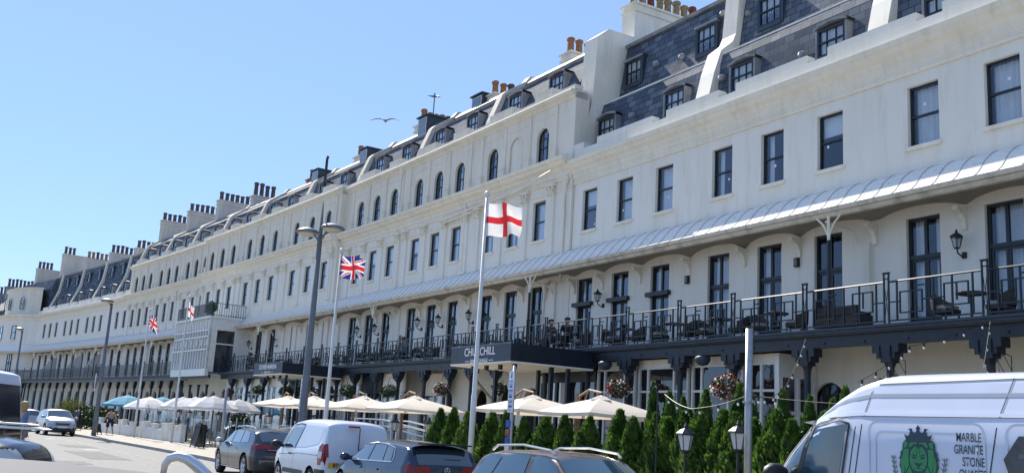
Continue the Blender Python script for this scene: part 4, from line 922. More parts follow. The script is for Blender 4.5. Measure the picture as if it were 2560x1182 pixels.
A.box('light_bar', 'light_red', -2.36, -2.3, -.5, .5, .83, .86); A.box('number_plate', 'plate_yellow', -2.385, -2.36, -.26, .26, .58, .69)
A.shell('bumper', 'plastic_black', lambda x, y, z: x < -2.1 and z < .5, .004)
# --- small white panel van
top = [(-2.09, .4), (-2.085, .9), (-2.05, 1.5), (-1.93, 1.72), (-1.6, 1.77), (0, 1.79), (.5, 1.74), (.75, 1.64), (1.35, 1.1), (1.5, 1.04), (1.9, .9), (2.04, .7), (2.08, .4)]
belt = [(-2.1, 1.22), (-1.6, 1.15), (-.6, 1.06), (.3, 1.03), (1.3, 1.0), (1.7, .9), (2.1, .6)]
hw = [(-2.09, .80), (-2.0, .86), (-1.8, .88), (1.1, .88), (1.6, .84), (1.95, .72), (2.08, .5)]
B = Car('panel_van', P(24.55, 13.35, 0), pi, 'small white panel van seen from behind with a yellow number plate and black corner bumper', 'van', 4.17, top, belt, hw, [-1.25, 1.24], 'paint_white', wr=.31, low=.25, tb=.22, bw=.95, grp='vehicles parked along the kerb')
for sd in (1, -1):
    B.side('front_window', 'car_glass_blue', [(.12, 1.06), (.95, 1.04)], [(-.2, 1.58), (.5, 1.56)], sd)
    B.side('quarter_window', 'car_glass_blue', [(1.0, 1.04), (1.22, 1.03)], [(.56, 1.53), (.62, 1.5)], sd)
    B.sideline('window_edge', 'plastic_black', [(1.3, 1.03), (.55, 1.61), (.1, 1.65), (-.25, 1.63), (.08, 1.03)], .03, sd, .006)
    B.side('panel_recess', 'car_white', [(-1.6, 1.2), (-.7, 1.09), (.02, 1.07)], [(-1.75, 1.58), (-.8, 1.62), (-.27, 1.6)], sd, .004)
    B.side('side_rubbing_strip', 'navy_mid', [(-.75, .42), (.85, .42)], [(-.7, .53), (.8, .53)], sd, .012)
    B.sideline('crease', 'plastic_black', [(-1.7, .93), (-.3, .93), (1.3, .84)], .012, sd, .003)
    B.sideline('door_seam', 'plastic_black', [(.1, .3), (.06, 1.05)], .01, sd, .003); B.sideline('door_handle', 'plastic_black', [(.2, .9), (.42, .9)], .045, sd, .03)
    b = MB(); B.sidepoly(b, [(-1.93, .72), (-1.78, .72), (-1.72, .95), (-1.76, 1.15), (-1.9, 1.24), (-2.0, 1.0)], sd, .012); b.build('tail_light', 'light_red', B.root, fix=False)
    b = MB(); B.sidepoly(b, [(-1.97, .88), (-1.77, .88), (-1.74, 1.03), (-1.99, 1.03)], sd, .018); b.build('tail_light_lens', 'light_clear', B.root, fix=False)
    mirror(B, 1.12, sd*.87, 1.1, sd, 1.2)
for sd in (1, -1): B.shell('tail_light', 'light_red', lambda x, y, z: x < -1.9 and .72 < z < 1.22 and y*sd > .72)
B.shell('corner_bumper', 'plastic_black', lambda x, y, z: x < -1.6 and z < .66+.1*(x+2.0)*0, .008)
B.topg('windscreen', 'car_glass', 1.32, .8, .93)
B.box('door_seam', 'plastic_black', -2.1, -2.08, -.008, .008, .45, 1.62); B.box('rear_handle', 'plastic_black', -2.14, -2.09, -.02, .42, .93, .98)
B.box('number_plate', 'plate_yellow', -2.125, -2.1, .22, .74, .68, .79)
B.box('brake_light', 'light_red', -2.085, -2.03, .0, .28, 1.62, 1.66)
q = text_mesh('BT12', .12, .004, 'plate_lettering', 'letter_black', sx=.8); q.parent = B.root; q.rotation_euler = (pi/2, 0, -pi/2); q.location = (-2.135, .52, .735)
# --- dark blue hatchback
top = [(-2.16, .4), (-2.15, .75), (-2.08, .98), (-1.82, 1.33), (-1.62, 1.385), (-1.0, 1.42), (-.3, 1.445), (.25, 1.41), (.5, 1.34), (1.2, .98), (1.8, .84), (2.05, .7), (2.16, .4)]
belt = [(-2.2, 1.02), (-1.4, .98), (0, .94), (1.2, .9), (1.6, .83), (2.2, .6)]
hw = [(-2.16, .68), (-2.05, .82), (-1.8, .88), (-1, .9), (1.2, .9), (1.8, .85), (2.05, .72), (2.16, .55)]
D = Car('parked_car', P(19.95, 13.25, 0), pi, 'shiny slate blue hatchback with chrome window line and a round badge on its dark tailgate', 'car', 4.32, top, belt, hw, [-1.3, 1.4], 'paint_blue', wr=.33, grp='vehicles parked along the kerb')
for sd in (1, -1):
    D.side('front_window', 'car_glass_blue', [(.02, .985), (.98, .95)], [(-.05, 1.32), (.42, 1.28)], sd)
    D.side('rear_window', 'car_glass', [(-.78, 1.0), (-.06, .985)], [(-.72, 1.32), (-.12, 1.325)], sd)
    D.side('quarter_window', 'car_glass', [(-1.2, 1.02), (-.83, 1.0)], [(-1.12, 1.26), (-.77, 1.32)], sd)
    D.sideline('chrome_trim', 'silver', [(1.02, .945), (0, .975), (-1.25, 1.005), (-1.27, 1.1), (-1.15, 1.29), (-.7, 1.35), (-.1, 1.36), (.45, 1.31), (.75, 1.15)], .02, sd, .012)
    for xs_ in (.2, -.7): D.sideline('door_handle', 'paint_blue', [(xs_, .83), (xs_+.2, .83)], .035, sd, .03)
    D.sideline('door_seam', 'plastic_black', [(0, .3), (-.02, .96)], .01, sd, .003); D.sideline('door_seam', 'plastic_black', [(-1.0, .55), (-.85, .97)], .01, sd, .003)
    mirror(D, .92, sd*.88, 1.0, sd, cap='paint_blue')
for sd in (1, -1): D.shell('tail_light', 'light_red', lambda x, y, z: x < -1.9 and .8 < z < .97 and y*sd > .32)
D.topg('windscreen', 'car_glass', 1.15, .55, .93); D.topg('rear_screen', 'car_glass', -2.06, -1.83, .8, v1=.84)
b = MB(); b.prof([(-.62, 1.385), (.62, 1.385), (.6, 1.415), (-.6, 1.415)], -1.98, -1.62, 1); b.build('spoiler', 'paint_blue', D.root)
T = lambda a, b2, c: (-2.15+c, a, b2+.9)
b = MB(T); b.tube([(.055*cos(i*pi/8), .055*sin(i*pi/8), 0) for i in range(17)], .007, 4)
for i in range(3): a = pi/2+i*2*pi/3; b.tube([(0, 0, 0), (.052*cos(a), .052*sin(a), 0)], .007, 4)
b.build('badge', 'silver', D.root); D.box('wiper', 'plastic_black', -2.0, -1.96, -.35, .02, 1.1, 1.12)
D.box('number_plate', 'plate_yellow', -2.18, -2.16, -.26, .26, .6, .71)
# --- brown estate, front to the right
top = [(-2.23, .4), (-2.2, .8), (-2.1, 1.0), (-1.72, 1.38), (-1.4, 1.44), (-.4, 1.47), (.2, 1.46), (.5, 1.41), (1.2, 1.0), (1.9, .86), (2.15, .7), (2.24, .4)]
belt = [(-2.3, .98), (-1.4, .96), (0, .93), (1.2, .92), (1.6, .84), (2.3, .6)]
hw = [(-2.24, .66), (-2.1, .80), (-1.8, .87), (-1, .89), (1.2, .89), (1.8, .85), (2.1, .72), (2.24, .5)]
E_ = Car('parked_car', P(13.0, 13.3, 0), 0, 'brown estate car with silver roof rails, only its roof and windows above the frame bottom', 'car', 4.48, top, belt, hw, [-1.35, 1.3], 'paint_brown', wr=.32, grp='vehicles parked along the kerb')
for sd in (1, -1):
    E_.side('quarter_window', 'car_glass_blue', [(-1.85, 1.02), (-1.25, .995)], [(-1.5, 1.34), (-1.05, 1.385)], sd)
    E_.side('rear_window', 'car_glass_blue', [(-1.18, .99), (-.25, .97)], [(-.98, 1.385), (-.22, 1.395)], sd)
    E_.side('front_window', 'car_glass_blue', [(-.08, .97), (.98, .955)], [(-.08, 1.395), (.48, 1.35)], sd)
    E_.sideline('chrome_trim', 'silver', [(-1.9, 1.0), (0, .955), (1.05, .94)], .014, sd, .012)
    b = MB(); b.tube([(.42, sd*.62, 1.42), (.3, sd*.64, 1.48), (-.5, sd*.64, 1.535), (-1.35, sd*.62, 1.5), (-1.55, sd*.6, 1.42)], .02, 6); b.build('roof_rail', 'silver', E_.root)
    mirror(E_, .95, sd*.87, 1.0, sd, cap='paint_brown')
E_.topg('windscreen', 'car_glass_blue', 1.17, .56, .94); E_.topg('rear_screen', 'car_glass_blue', -2.06, -1.75, .84)
# --- large white panel van with lion emblem
VX = 6.0
top = [(-2.95, .5), (-2.94, 1.8), (-2.88, 2.42), (-2.7, 2.56), (.6, 2.56), (.95, 2.555), (1.24, 2.47), (1.49, 2.33), (1.82, 2.11), (2.31, 1.67), (2.5, 1.44), (2.75, 1.26), (2.92, 1.0), (2.97, .5)]
belt = [(-3, 2.1), (1.0, 2.1), (1.3, 2.09), (1.5, 2.04), (1.82, 1.88), (2.3, 1.44), (2.6, 1.05), (3, .5)]
hw = [(-2.95, .93), (-2.85, .985), (1.5, .985), (2.1, .95), (2.5, .90), (2.8, .74), (2.97, .5)]
Vn = Car('delivery_van', Vector((-VX, 23.05-14.35+.985-.25, 0)), pi, 'big high-roofed white van with a crowned green lion head and stone trade words', 'van', 5.94, top, belt, hw, [-1.95, 1.75], 'car_white', wr=.35, low=.3, tb=.30, bw=.965, mid=1.2, grp='vehicles parked along the kerb')
for sd in (1, -1):
    Vn.side('cab_window', 'car_glass_blue', [(1.98, 1.42), (1.42, 1.42)][::-1], [(1.79, 1.93), (1.31, 2.0)][::-1], sd, .012)
    Vn.side('quarter_window', 'car_glass_blue', [(2.05, 1.42), (2.3, 1.44)], [(1.86, 1.87), (1.95, 1.83)], sd, .012)
    Vn.sideline('window_seal', 'plastic_black', [(2.4, 1.44), (2.18, 1.66), (1.9, 1.92), (1.72, 2.0), (1.42, 2.05), (1.27, 2.0), (1.36, 1.5), (1.38, 1.38)], .028, sd, .016)
    Vn.sideline('window_divider', 'plastic_black', [(2.02, 1.38), (1.82, 1.97)], .06, sd, .018)
    for pts in ([(1.05, 2.46), (1.1, 2.1), (1.2, 1.5), (1.22, .5)], [(1.18, 2.09), (1.28, 1.5), (1.3, .5)], [(-.5, 2.46), (-.42, 2.1), (-.33, 1.6), (-.3, .5)], [(1.0, 2.42), (-.5, 2.45), (-2.7, 2.45)]): Vn.sideline('panel_seam', 'plastic_black', pts, .012, sd, .004)
    Vn.sideline('roof_groove', 'paint_silver', [(1.95, 1.99), (1.7, 2.12), (1.4, 2.24), (1.05, 2.3), (-.48, 2.3), (-2.8, 2.3)], .04, sd, .004)
    Vn.sideline('gutter_rail', 'car_white', [(1.6, 2.08), (1.18, 2.11), (-2.85, 2.12)], .03, sd, .02); Vn.sideline('painted_gutter_shadow', 'paint_grey', [(1.6, 2.055), (1.18, 2.085), (-2.85, 2.095)], .009, sd, .008)  # grey line painted in as the shade below the gutter rail
    # pressed panels: rounded raised frames
    def pressed(x0, x1, z0, z1, r=.1):
        pts = []
        for cx, cz, a0 in ((x1-r, z1-r, 0), (x0+r, z1-r, 90), (x0+r, z0+r, 180), (x1-r, z0+r, 270)):
            pts += [(cx+r*cos(radians(a0+a)), cz+r*sin(radians(a0+a))) for a in (0, 30, 60, 90)]
        Vn.sideline('pressed_edge', 'car_white', pts+[pts[0]], .022, sd, .012)
    pressed(-.28, 1.02, .6, 2.03); pressed(-2.7, -.5, .6, 2.03); pressed(-.2, .94, .7, 1.93, .08)
    mirror(Vn, 2.17, sd*.98, 1.42, sd, 1.5)
Vn.topg('windscreen', 'car_glass_blue', 2.42, 1.3, .9, v1=.86, n=14)
LX, LZ = .42, 2.0
def lp(px, py): return (LX-(px-1490)*.00122, LZ-(py-680)*.00103)
def mirrorx(pts): return pts+[(2980-x, y) for x, y in pts[::-1]]
lion = []
b = MB()       # crown
Vn.sidepoly(b, [lp(*p) for p in mirrorx([(1490+0, 672), (1468, 705), (1476, 725), (1462, 748), (1440, 740), (1432, 705), (1395, 712), (1415, 730), (1405, 770), (1388, 778), (1358, 760), (1372, 800), (1380, 836)])], 1, .022)
cr = b.build('lion_crown', 'logo_dark', Vn.root, fix=False)
b = MB()       # mane, dark outline
Vn.sidepoly(b, [lp(*p) for p in mirrorx([(1490, 800), (1440, 806), (1405, 812), (1362, 820), (1340, 850), (1338, 905), (1310, 950), (1325, 948), (1300, 1000), (1318, 995), (1308, 1060), (1322, 1100), (1330, 1180), (1360, 1260), (1420, 1330), (1490, 1370)])], 1, .016)
b.build('lion_outline', 'logo_dark', Vn.root, fix=False)
b = MB()       # green face and mane locks
O = .019
def gp(pts, mir=True):
    o = O
    Vn.sidepoly(b, [lp(*p) for p in pts], 1, o)
    if mir: Vn.sidepoly(b, [lp(2980-x, y) for x, y in pts], 1, o)
Vn.sidepoly(b, [lp(*p) for p in mirrorx([(1490, 880), (1462, 870), (1440, 892), (1418, 925), (1408, 975), (1412, 1040), (1430, 1085), (1455, 1100), (1490, 1104)])], 1, O)
gp([(1352, 838), (1380, 822), (1395, 850), (1378, 885), (1352, 895)]); gp([(1420, 818), (1470, 812), (1484, 855), (1455, 850), (1415, 882), (1398, 880)])
gp([(1350, 905), (1385, 898), (1404, 905), (1398, 960), (1402, 1050), (1372, 1120), (1340, 1000)]); gp([(1338, 960), (1350, 1030), (1362, 1110), (1345, 1150), (1328, 1090), (1322, 1020)]); gp([(1405, 1060), (1425, 1100), (1440, 1180), (1400, 1230), (1372, 1150)])
Vn.sidepoly(b, [lp(*p) for p in mirrorx([(1490, 1130), (1462, 1122), (1440, 1140), (1448, 1230), (1490, 1300)])], 1, O)
b.build('lion_face', 'logo_green', Vn.root, fix=False)
b = MB(); O = .023
gp([(1425, 975), (1450, 968), (1472, 988), (1445, 990)]); gp([(1420, 955), (1445, 945), (1478, 970), (1450, 960)])
Vn.sidepoly(b, [lp(*p) for p in mirrorx([(1490, 1030), (1465, 1028), (1450, 1018), (1460, 1042), (1482, 1062), (1486, 1085), (1490, 1085)])], 1, O)
gp([(1486, 1075), (1450, 1092), (1428, 1078), (1448, 1084)]); gp([(1464, 870), (1478, 930), (1470, 1005), (1474, 930)]); gp([(1430, 1040), (1412, 1034), (1432, 1046)]); gp([(1430, 1056), (1412, 1058), (1432, 1062)])
Vn.sidepoly(b, [lp(*p) for p in mirrorx([(1490, 902), (1465, 870), (1475, 860), (1490, 868)])], 1, O)
b.build('lion_features', 'logo_dark', Vn.root, fix=False)
b = MB()       # laurel sprigs
for sg in (1, -1):
    for i in range(5):
        y0 = 975+i*46; x0 = 1490-sg*(238-6*i)
        for d in (-1, 1): Vn.sidepoly(b, [lp(x0+d*4, y0+34), lp(x0+d*20-sg*2, y0+10), lp(x0+d*24, y0-14), lp(x0+d*8, y0+12)], 1, .016)
        Vn.sidepoly(b, [lp(x0-3, y0-5), lp(x0+3, y0-5), lp(x0+3, y0+50), lp(x0-3, y0+50)], 1, .0175)
b.build('laurel', 'logo_dark', Vn.root, fix=False)
for i, t in enumerate(('MARBLE', 'GRANITE', 'STONE', 'QUARTS')):
    q = text_mesh(t, .118, .0, 'van_lettering', 'logo_dark', 'RIGHT', .62); q.parent = Vn.root
    for v in q.data.vertices:
        x = -.255-.0-v.co.x + .03*(-i*.5) ; z = 1.9-i*.112+v.co.y; v.co = (x, Vn.sideY(x, z)+.014, z)
b = MB(); Vn.sidepoly(b, [(-.62, 1.93), (-1.3, 1.93), (-1.48, 1.72), (-1.3, 1.3), (-.62, 1.3), (-.47, 1.72)], 1, .016); Vn.sidepoly(b, [(-.74, 1.82), (-.82, 1.82), (-.82, 1.77), (-.74, 1.77)], 1, .02) if False else None
b.build('side_picture', 'panel_photo', Vn.root, fix=False)
b = MB(); Vn.sidepoly(b, [(-.62, 1.775), (-.76, 1.775), (-.76, 1.735), (-.62, 1.735)], 1, .02); b.build('picture_label', 'paint_grey', Vn.root, fix=False)
# --- simple distant cars
def small_car(s_, n_, rz, paint, label, L=4.3, H=1.45, suv=0.0, plate='sign_white'):
    k = H/1.45
    top = [(-L/2, .5), (-L/2+.04, .85*k), (-L/2+.1, 1.02*k), (-L/2+.4, 1.36*k), (-L/2+.7, 1.42*k), (-.3, H), (.3, 1.42*k), (1.1, 1.0*k), (L/2-.35, .88*k), (L/2-.1, .7*k), (L/2, .45)]
    belt = [(-L/2, .98*k), (0, .95*k), (1.2, .92*k), (L/2, .6)]
    hw = [(-L/2, .7), (-L/2+.12, .84), (-L/2+.4, .89), (1.2, .89), (L/2-.3, .84), (L/2-.08, .7), (L/2, .55)]
    c = Car('parked_car', P(s_, n_, 0), TH(s_)+rz, label, 'car', L, top, belt, hw, [-1.3, 1.3], paint, wr=.33+suv, low=.22+suv, grp='cars parked along the far left kerb')
    for sd in (1, -1):
        c.side('front_window', 'car_glass', [(-.1, .985*k), (.92, .95*k)], [(-.12, 1.34*k), (.3, 1.31*k)], sd); c.side('rear_window', 'car_glass', [(-1.5, 1.0*k), (-.2, .985*k)], [(-1.3, 1.3*k), (-.2, 1.34*k)], sd)
        mirror(c, .9, sd*.87, 1.0*k, sd, cap=paint)
    c.topg('windscreen', 'car_glass', 1.05, .36, .93); c.topg('rear_screen', 'car_glass', -L/2+.13, -L/2+.42, .85)
    for sd in (1, -1): c.shell('headlight', 'light_clear', lambda x, y, z: x > L/2-.4 and .66*k < z < .8*k and y*sd > .42); c.shell('tail_light', 'light_red', lambda x, y, z: x < -L/2+.2 and .8*k < z < .95*k and y*sd > .5)
    c.shell('bumper', 'plastic_black', lambda x, y, z: x > L/2-.35 and z < .5, .005)
    c.box('grille', 'plastic_black', L/2-.06, L/2+.012, -.4, .4, .62*k, .7*k); c.box('number_plate', plate, L/2+.0, L/2+.02, -.26, .26, .48, .58)
    return c
small_car(70.0, 13.4, 0, 'paint_silver', 'silver crossover facing the camera with sun glinting on its windscreen', H=1.6, suv=.02)
small_car(78.5, 14.0, pi, 'paint_silver', 'pale estate seen from behind, just past the crossover with the glinting windscreen', L=4.6, H=1.5)
small_car(92, 14.3, pi, 'paint_white', 'farthest white car of the row, mostly hidden behind the blonde woman')
# ================================================================ STREET FURNITURE
def lamp_post(s_, n_, heads, label, r0=.19, top_=8.1, spike=True):
    t = thing('street_lamp', P(s_, n_, .12), label, 'street lamp', 'tall street lamps on the pavement', TH(s_)+pi)
    k = MB(); k.tube([(0, 0, 0), (0, 0, 1.2), (0, 0, 1.3), (0, 0, top_-.2)], [r0, r0*.93, r0*.85, r0*.52], 12); k.build('pole', 'lamp_grey', t, local=True, smooth=True)
    if spike: k = MB(); k.tube([(0, 0, top_-.2), (0, 0, top_+.9)], [.07, .012], 8); k.build('spike', 'lamp_grey', t, local=True)
    for dx, dy, dz in heads:
        k = MB(); k.tube([(0, 0, top_-.45), (dx*.6, dy*.6, top_-.12+dz)], .035, 6); k.build('arm', 'lamp_grey', t, local=True)
        c = (dx, dy, top_-.1+dz)
        k = MB(); k.lathe([(.41, 0), (.42, .02), (.36, .09), (.25, .14), (.11, .18), (.02, .19)], c, 20); h = k.build('lamp_head', 'lamp_grey', t, local=True, smooth=True)
        k = MB(); k.lathe([(.35, -.005), (.26, -.08), (.13, -.11), (.02, -.12)], c, 20); k.build('diffuser', 'gutter', h, local=True, smooth=True)
    return t
lamp_post(31.5, 11.75, [(.42, .3, -.05), (-.42, -.25, .05)], 'tall grey street lamp with two dished heads and a spike on top', .155, 8.0)
lamp_post(67.5, 11.6, [(.0, .3, 0)], 'grey street lamp with a single dished head, beside the low white walls', .155, 8.45, False)
lamp_post(101.0, 11.0, [(.0, .3, 0)], 'farthest street lamp, single dished head in front of the bow pavilion', .14, 8.4, False)
def flagpole(s_, n_, h, label, r=.075):
    t = thing('flagpole', P(s_, n_, .12), label, 'flagpole', 'white flagpoles along the hotel front', TH(s_)+pi)
    k = MB(); k.tube([(0, 0, 0), (0, 0, 2.6), (0, 0, 2.62), (0, 0, h)], [r, r*.95, r*.8, r*.5], 10); k.build('pole', 'pole_white', t, local=True, smooth=True)
    k = MB(); k.lathe([(.02, 0), (.05, .03), (.09, .09), (.09, .14), (.05, .19), (.01, .22)], (0, 0, h-.02), 10); k.build('finial', 'pole_white', t, local=True, smooth=True)
    k = MB(); k.tube([(r+.02, 0, 1.2), (r*.5+.03, 0, h-.1)], .008, 4); k.build('halyard', 'pole_white', t, local=True)
    return t
def union_col(u, v):
    x = (u-.5)*2; y = (v-.5)*1.0   # 2:1 flag, y in -.5..+.5
    if abs(y) < .1 or abs(x) < .1: return 1
    if abs(y) < .167 or abs(x) < .167: return 0
    d = abs(abs(y)-abs(x)*.5)/1.118
    s_ = 1 if (x*y > 0) == (x > 0) else -1
    e = (abs(y)-abs(x)*.5)*(1 if x*y > 0 else -1)*(1 if True else 1)
    if d < .1:
        if 0 < e/1.118 < .067 and d < .067: return 1
        return 0
    return 2
def george_col(u, v): return 1 if abs(u-.5)*1.25 < .1 or abs(v-.5) < .1 else 0
def flag(s_, n_, ztop, w, h, fn, label, droop=.25, seed=0, amp=.1, rows=40, cols=56, furl=1.0, rz=radians(42)):
    k = MB(); rnd = random.Random(seed); ph = rnd.uniform(0, 6)
    pts = []
    for j in range(rows+1):
        r = []
        for i in range(cols+1):
            u = i/cols; v = j/rows
            x = -w*furl*(u - .06*sin(u*6+ph)*u); y = amp*sin(u*8+v*2.2+ph)*min(1, u*2)+.05*sin(v*7+u*3)*u
            z = h*(v-1)*(1-.12*u*sin(ph)) - droop*h*u**1.3 + .04*h*sin(u*9+v*3+ph)*u
            r.append((x, y, z))
        pts.append(r)
    ids = [[k.p(*q) for q in r] for r in pts]
    for j in range(rows):
        for i in range(cols):
            k.f.append([ids[j][i], ids[j][i+1], ids[j+1][i+1], ids[j+1][i]]); k.mi.append(fn((i+.5)/cols, (j+.5)/rows))
    o = k.build('flag', ['flag_white', 'flag_red', 'flag_blue'], None, smooth=True, fix=False); put(o, s_, n_, ztop, rz=rz); return tag(o, label, 'flag')
flagpole(24.9, 9.0, 8.4, 'tall white flagpole in front of the larger sign canopy and the low conifers', .085)
flag(24.85, 9.0, 8.33, 1.12, 1.0, george_col, 'white flag with a red cross flying at the top of the nearest flagpole', .12, 3, .17)
flagpole(36.7, 9.0, 8.2, 'white flagpole just right of the two-headed street lamp', .085)
flag(36.65, 9.0, 8.2, 1.05, .92, union_col, 'red, white and blue flag flying beside the two-headed street lamp', .1, 1, .14)
flagpole(68.3, 9.0, 8.1, 'leftmost white flagpole, rising behind the low white walls', .075)
flag(68.2, 9.0, 8.05, .95, .85, union_col, 'red, white and blue flag drooping on the leftmost flagpole', .55, 5, .13, furl=.75)
flagpole(59.5, 9.0, 8.25, 'white flagpole standing in front of the white lattice porch', .07)
flag(59.45, 9.0, 8.2, .6, .85, george_col, 'limp white flag with a red cross hanging in front of the lattice porch', .45, 8, .14, furl=.6)
t = thing('steel_post', P(50.3, 9.0, .12), 'short thin silver post between the chalkboards', 'post'); k = MB(); k.tube([(0, 0, 0), (0, 0, 3.0)], .065, 10); k.build('pole', 'galv', t, local=True, smooth=True)
t = thing('steel_pole', P(13.35, 9.3, .12), 'thick galvanised pole in front of the tall conifers, left of the lion van', 'pole'); k = MB(); k.tube([(0, 0, 0), (0, 0, 3.75)], [.075, .068], 12); k.build('pole', 'galv', t, local=True, smooth=True)
k = MB(); k.tube([(.07, 0, 2.4), (.16, 0, 2.42), (.16, 0, 2.35)], .012, 5); k.box(-.08, .08, -.08, .08, 2.38, 2.42); k.build('clamp', 'galv', t, local=True)
# parking signs
def park_sign(s_, n_, z0, h, w, label, post=True, tall=3.1):
    t = thing('parking_sign', P(s_, n_, .12), label, 'sign', 'parking signs', TH(s_)+pi)
    if post: k = MB(); k.tube([(0, 0, 0), (0, 0, tall)], .04, 8); k.build('post', 'galv', t, local=True, smooth=True)
    k = MB(); k.box(-w/2, w/2, .05, .065, z0, z0+h); k.build('sign_plate', 'sign_white', t, local=True)
    for i, (f0, f1, wx) in enumerate(((.84, .96, .25), (.74, .76, .8), (.68, .70, .7), (.60, .65, .55), (.53, .55, .8), (.49, .51, .8), (.43, .45, .7), (.35, .41, .6), (.27, .29, .8), (.23, .25, .8), (.19, .20, .2), (.12, .17, .7), (.05, .07, .4))):
        k = MB(); k.box(-w*wx/2, w*wx/2, .066, .069, z0+h*f0, z0+h*f1); k.build('sign_mark', 'sign_blue', t, local=True)
    q = text_mesh('P', h*.12, .002, 'sign_letter', 'sign_white'); q.parent = t; q.location = (0, .073, z0+h*.9); q.rotation_euler = (pi/2, 0, pi)
    return t
t = park_sign(19.2, 11.0, 2.05, .92, .23, 'tall narrow parking sign with small plates below, in front of the low conifers')
for i, (z, c) in enumerate(((1.72, 'sign_blue'), (1.52, 'light_red'), (1.34, 'sign_blue'), (1.16, 'sign_white'))):
    k = MB(); k.box(-.02, .15, .05, .062, z, z+.16); k.build('small_plate', c, t, local=True)
park_sign(32.4, 11.5, 1.9, 1.1, .22, 'narrow parking sign fixed beside the two-headed street lamp')
park_sign(67.4, 11.9, 2.7, 1.1, .24, 'narrow parking sign on the street lamp beside the low white walls', post=False)
# lantern posts in the planting
def lantern_head(k, kg, c, s=1.0, up=True):
    x, y, z = c
    k.lathe([(.07*s, 0), (.1*s, .02*s), (.1*s, .04*s)], (x, y, z), 6)
    for a in range(6):
        an = a*pi/3; k.tube([(x+.1*s*cos(an), y+.1*s*sin(an), z+.04*s), (x+.17*s*cos(an), y+.17*s*sin(an), z+.34*s)], .009*s, 4)
    k.lathe([(.17*s, .34*s), (.21*s, .35*s), (.2*s, .38*s), (.1*s, .46*s), (.04*s, .49*s), (.05*s, .52*s), (.012*s, .6*s)], (x, y, z), 6)
    kg.grid([[(x+r*s*cos(a*pi/3), y+r*s*sin(a*pi/3), z+h*s) for a in range(6)] for r, h in ((.095, .045), (.162, .34))], 0, True)
def lantern_post(s_, n_, h, label):
    t = thing('lantern_post', P(s_, n_, .12), label, 'lantern post', 'black garden lantern posts', TH(s_)+pi)
    k = MB(); g = MB(); k.tube([(0, 0, 0), (0, 0, .3), (0, 0, .35), (0, 0, h)], [.06, .05, .035, .03], 8); k.build('post', 'plastic_black', t, local=True)
    k = MB(); lantern_head(k, g, (0, 0, h), .98); o = k.build('lantern', 'plastic_black', t, local=True); g.build('lantern_pane', 'light_clear', o, local=True, fix=False)
for s_, n_, h, l in ((15.45, 9.05, 1.42, 'left one of the two garden lantern posts in front of the tall conifers'), (13.95, 9.0, 1.5, 'right one of the two garden lantern posts, just left of the thick galvanised pole'),
                     (32.6, 6.6, 1.42, 'lantern post standing alone before the ramp at the left end of the conifers'), (36.0, 6.4, 1.42, 'lantern post next to the dark umbrella base, left of the ramp'),
                     (48.0, 7.5, 1.4, 'lantern post behind the dark estate car'), (56.5, 7.4, 1.35, 'lantern post under the white umbrella nearest the chalkboards'), (62.3, 7.4, 1.4, 'right one of the pair of lantern posts behind the low white walls'),
                     (64.5, 7.4, 1.4, 'left one of the pair of lantern posts behind the low white walls'), (71.0, 7.6, 1.5, 'lantern post at the blue umbrella, farthest to the left')):
    lantern_post(s_, n_, h, l)
# wall lanterns and box lights on the first floor
def wall_lantern(s_, z, label, white=False):
    t = thing('wall_lantern', P(s_, nC(s_) if 58.2 < s_ < 85 and False else 0, z), label, 'wall lantern', 'black lanterns on the first-floor wall', TH(s_)+pi)
    k = MB(); g = MB(); k.tube([(0, .0, -.25), (0, .1, -.3), (0, .28, -.22), (0, .3, -.1)], .022, 5); k.lathe([(.07, -.08), (.07, .08)], (0, .0, -.25), 8); k.build('bracket', 'plastic_black', t, local=True)
    k = MB(); lantern_head(k, g, (0, .3, -.12), .85); o = k.build('lantern', 'plastic_black', t, local=True); g.build('lantern_pane', 'lantern_glass', o, local=True, fix=False)
for s_, l in ((15.5, 'nearest black wall lantern, at the right between tall balcony doors'), (31.3, 'black wall lantern beside the drainpipe, above the right end of the sign canopy'), (41.7, 'wall lantern right of the nearest flagpole'),
              (44.8, 'first wall lantern left of the nearest flagpole'), (47.1, 'second wall lantern left of the nearest flagpole'), (52.4, 'wall lantern right of the flagpole beside the two-headed lamp'), (54.8, 'wall lantern left of the flagpole beside the two-headed lamp'),
              (68.4, 'wall lantern above the smaller sign canopy'), (73.4, 'wall lantern closest to the lattice porch')):
    wall_lantern(s_, 7.1, l)
for s_, l in ((21.2, 'small black box light on the wall, right one of two'), (26.3, 'small black box light on the wall, left one of two')):
    t = thing('wall_light', P(s_, 0, 7.35), l, 'wall light', None, TH(s_)+pi); k = MB(); k.box(-.075, .075, 0, .12, -.14, .14); k.build('casing', 'plastic_black', t, local=True); k = MB(); k.box(-.05, .05, .12, .125, -.1, .1); k.build('lens', 'lamp_grey', t, local=True)
# under-balcony speakers / floodlights
for s_, l in ((23.2, 'grey dome speaker under the balcony, nearer the parking pole'), (28.3, 'grey dome speaker under the balcony beside the sign canopy')):
    t = thing('speaker', P(s_, 2.0, 4.35), l, 'speaker', None, TH(s_)+pi); k = MB(); k.lathe([(.02, -.26), (.16, -.22), (.24, -.1), (.25, 0), (.12, .06)], (0, 0, 0), 12); k.build('dome', 'navy_mid', t, local=True, smooth=True)
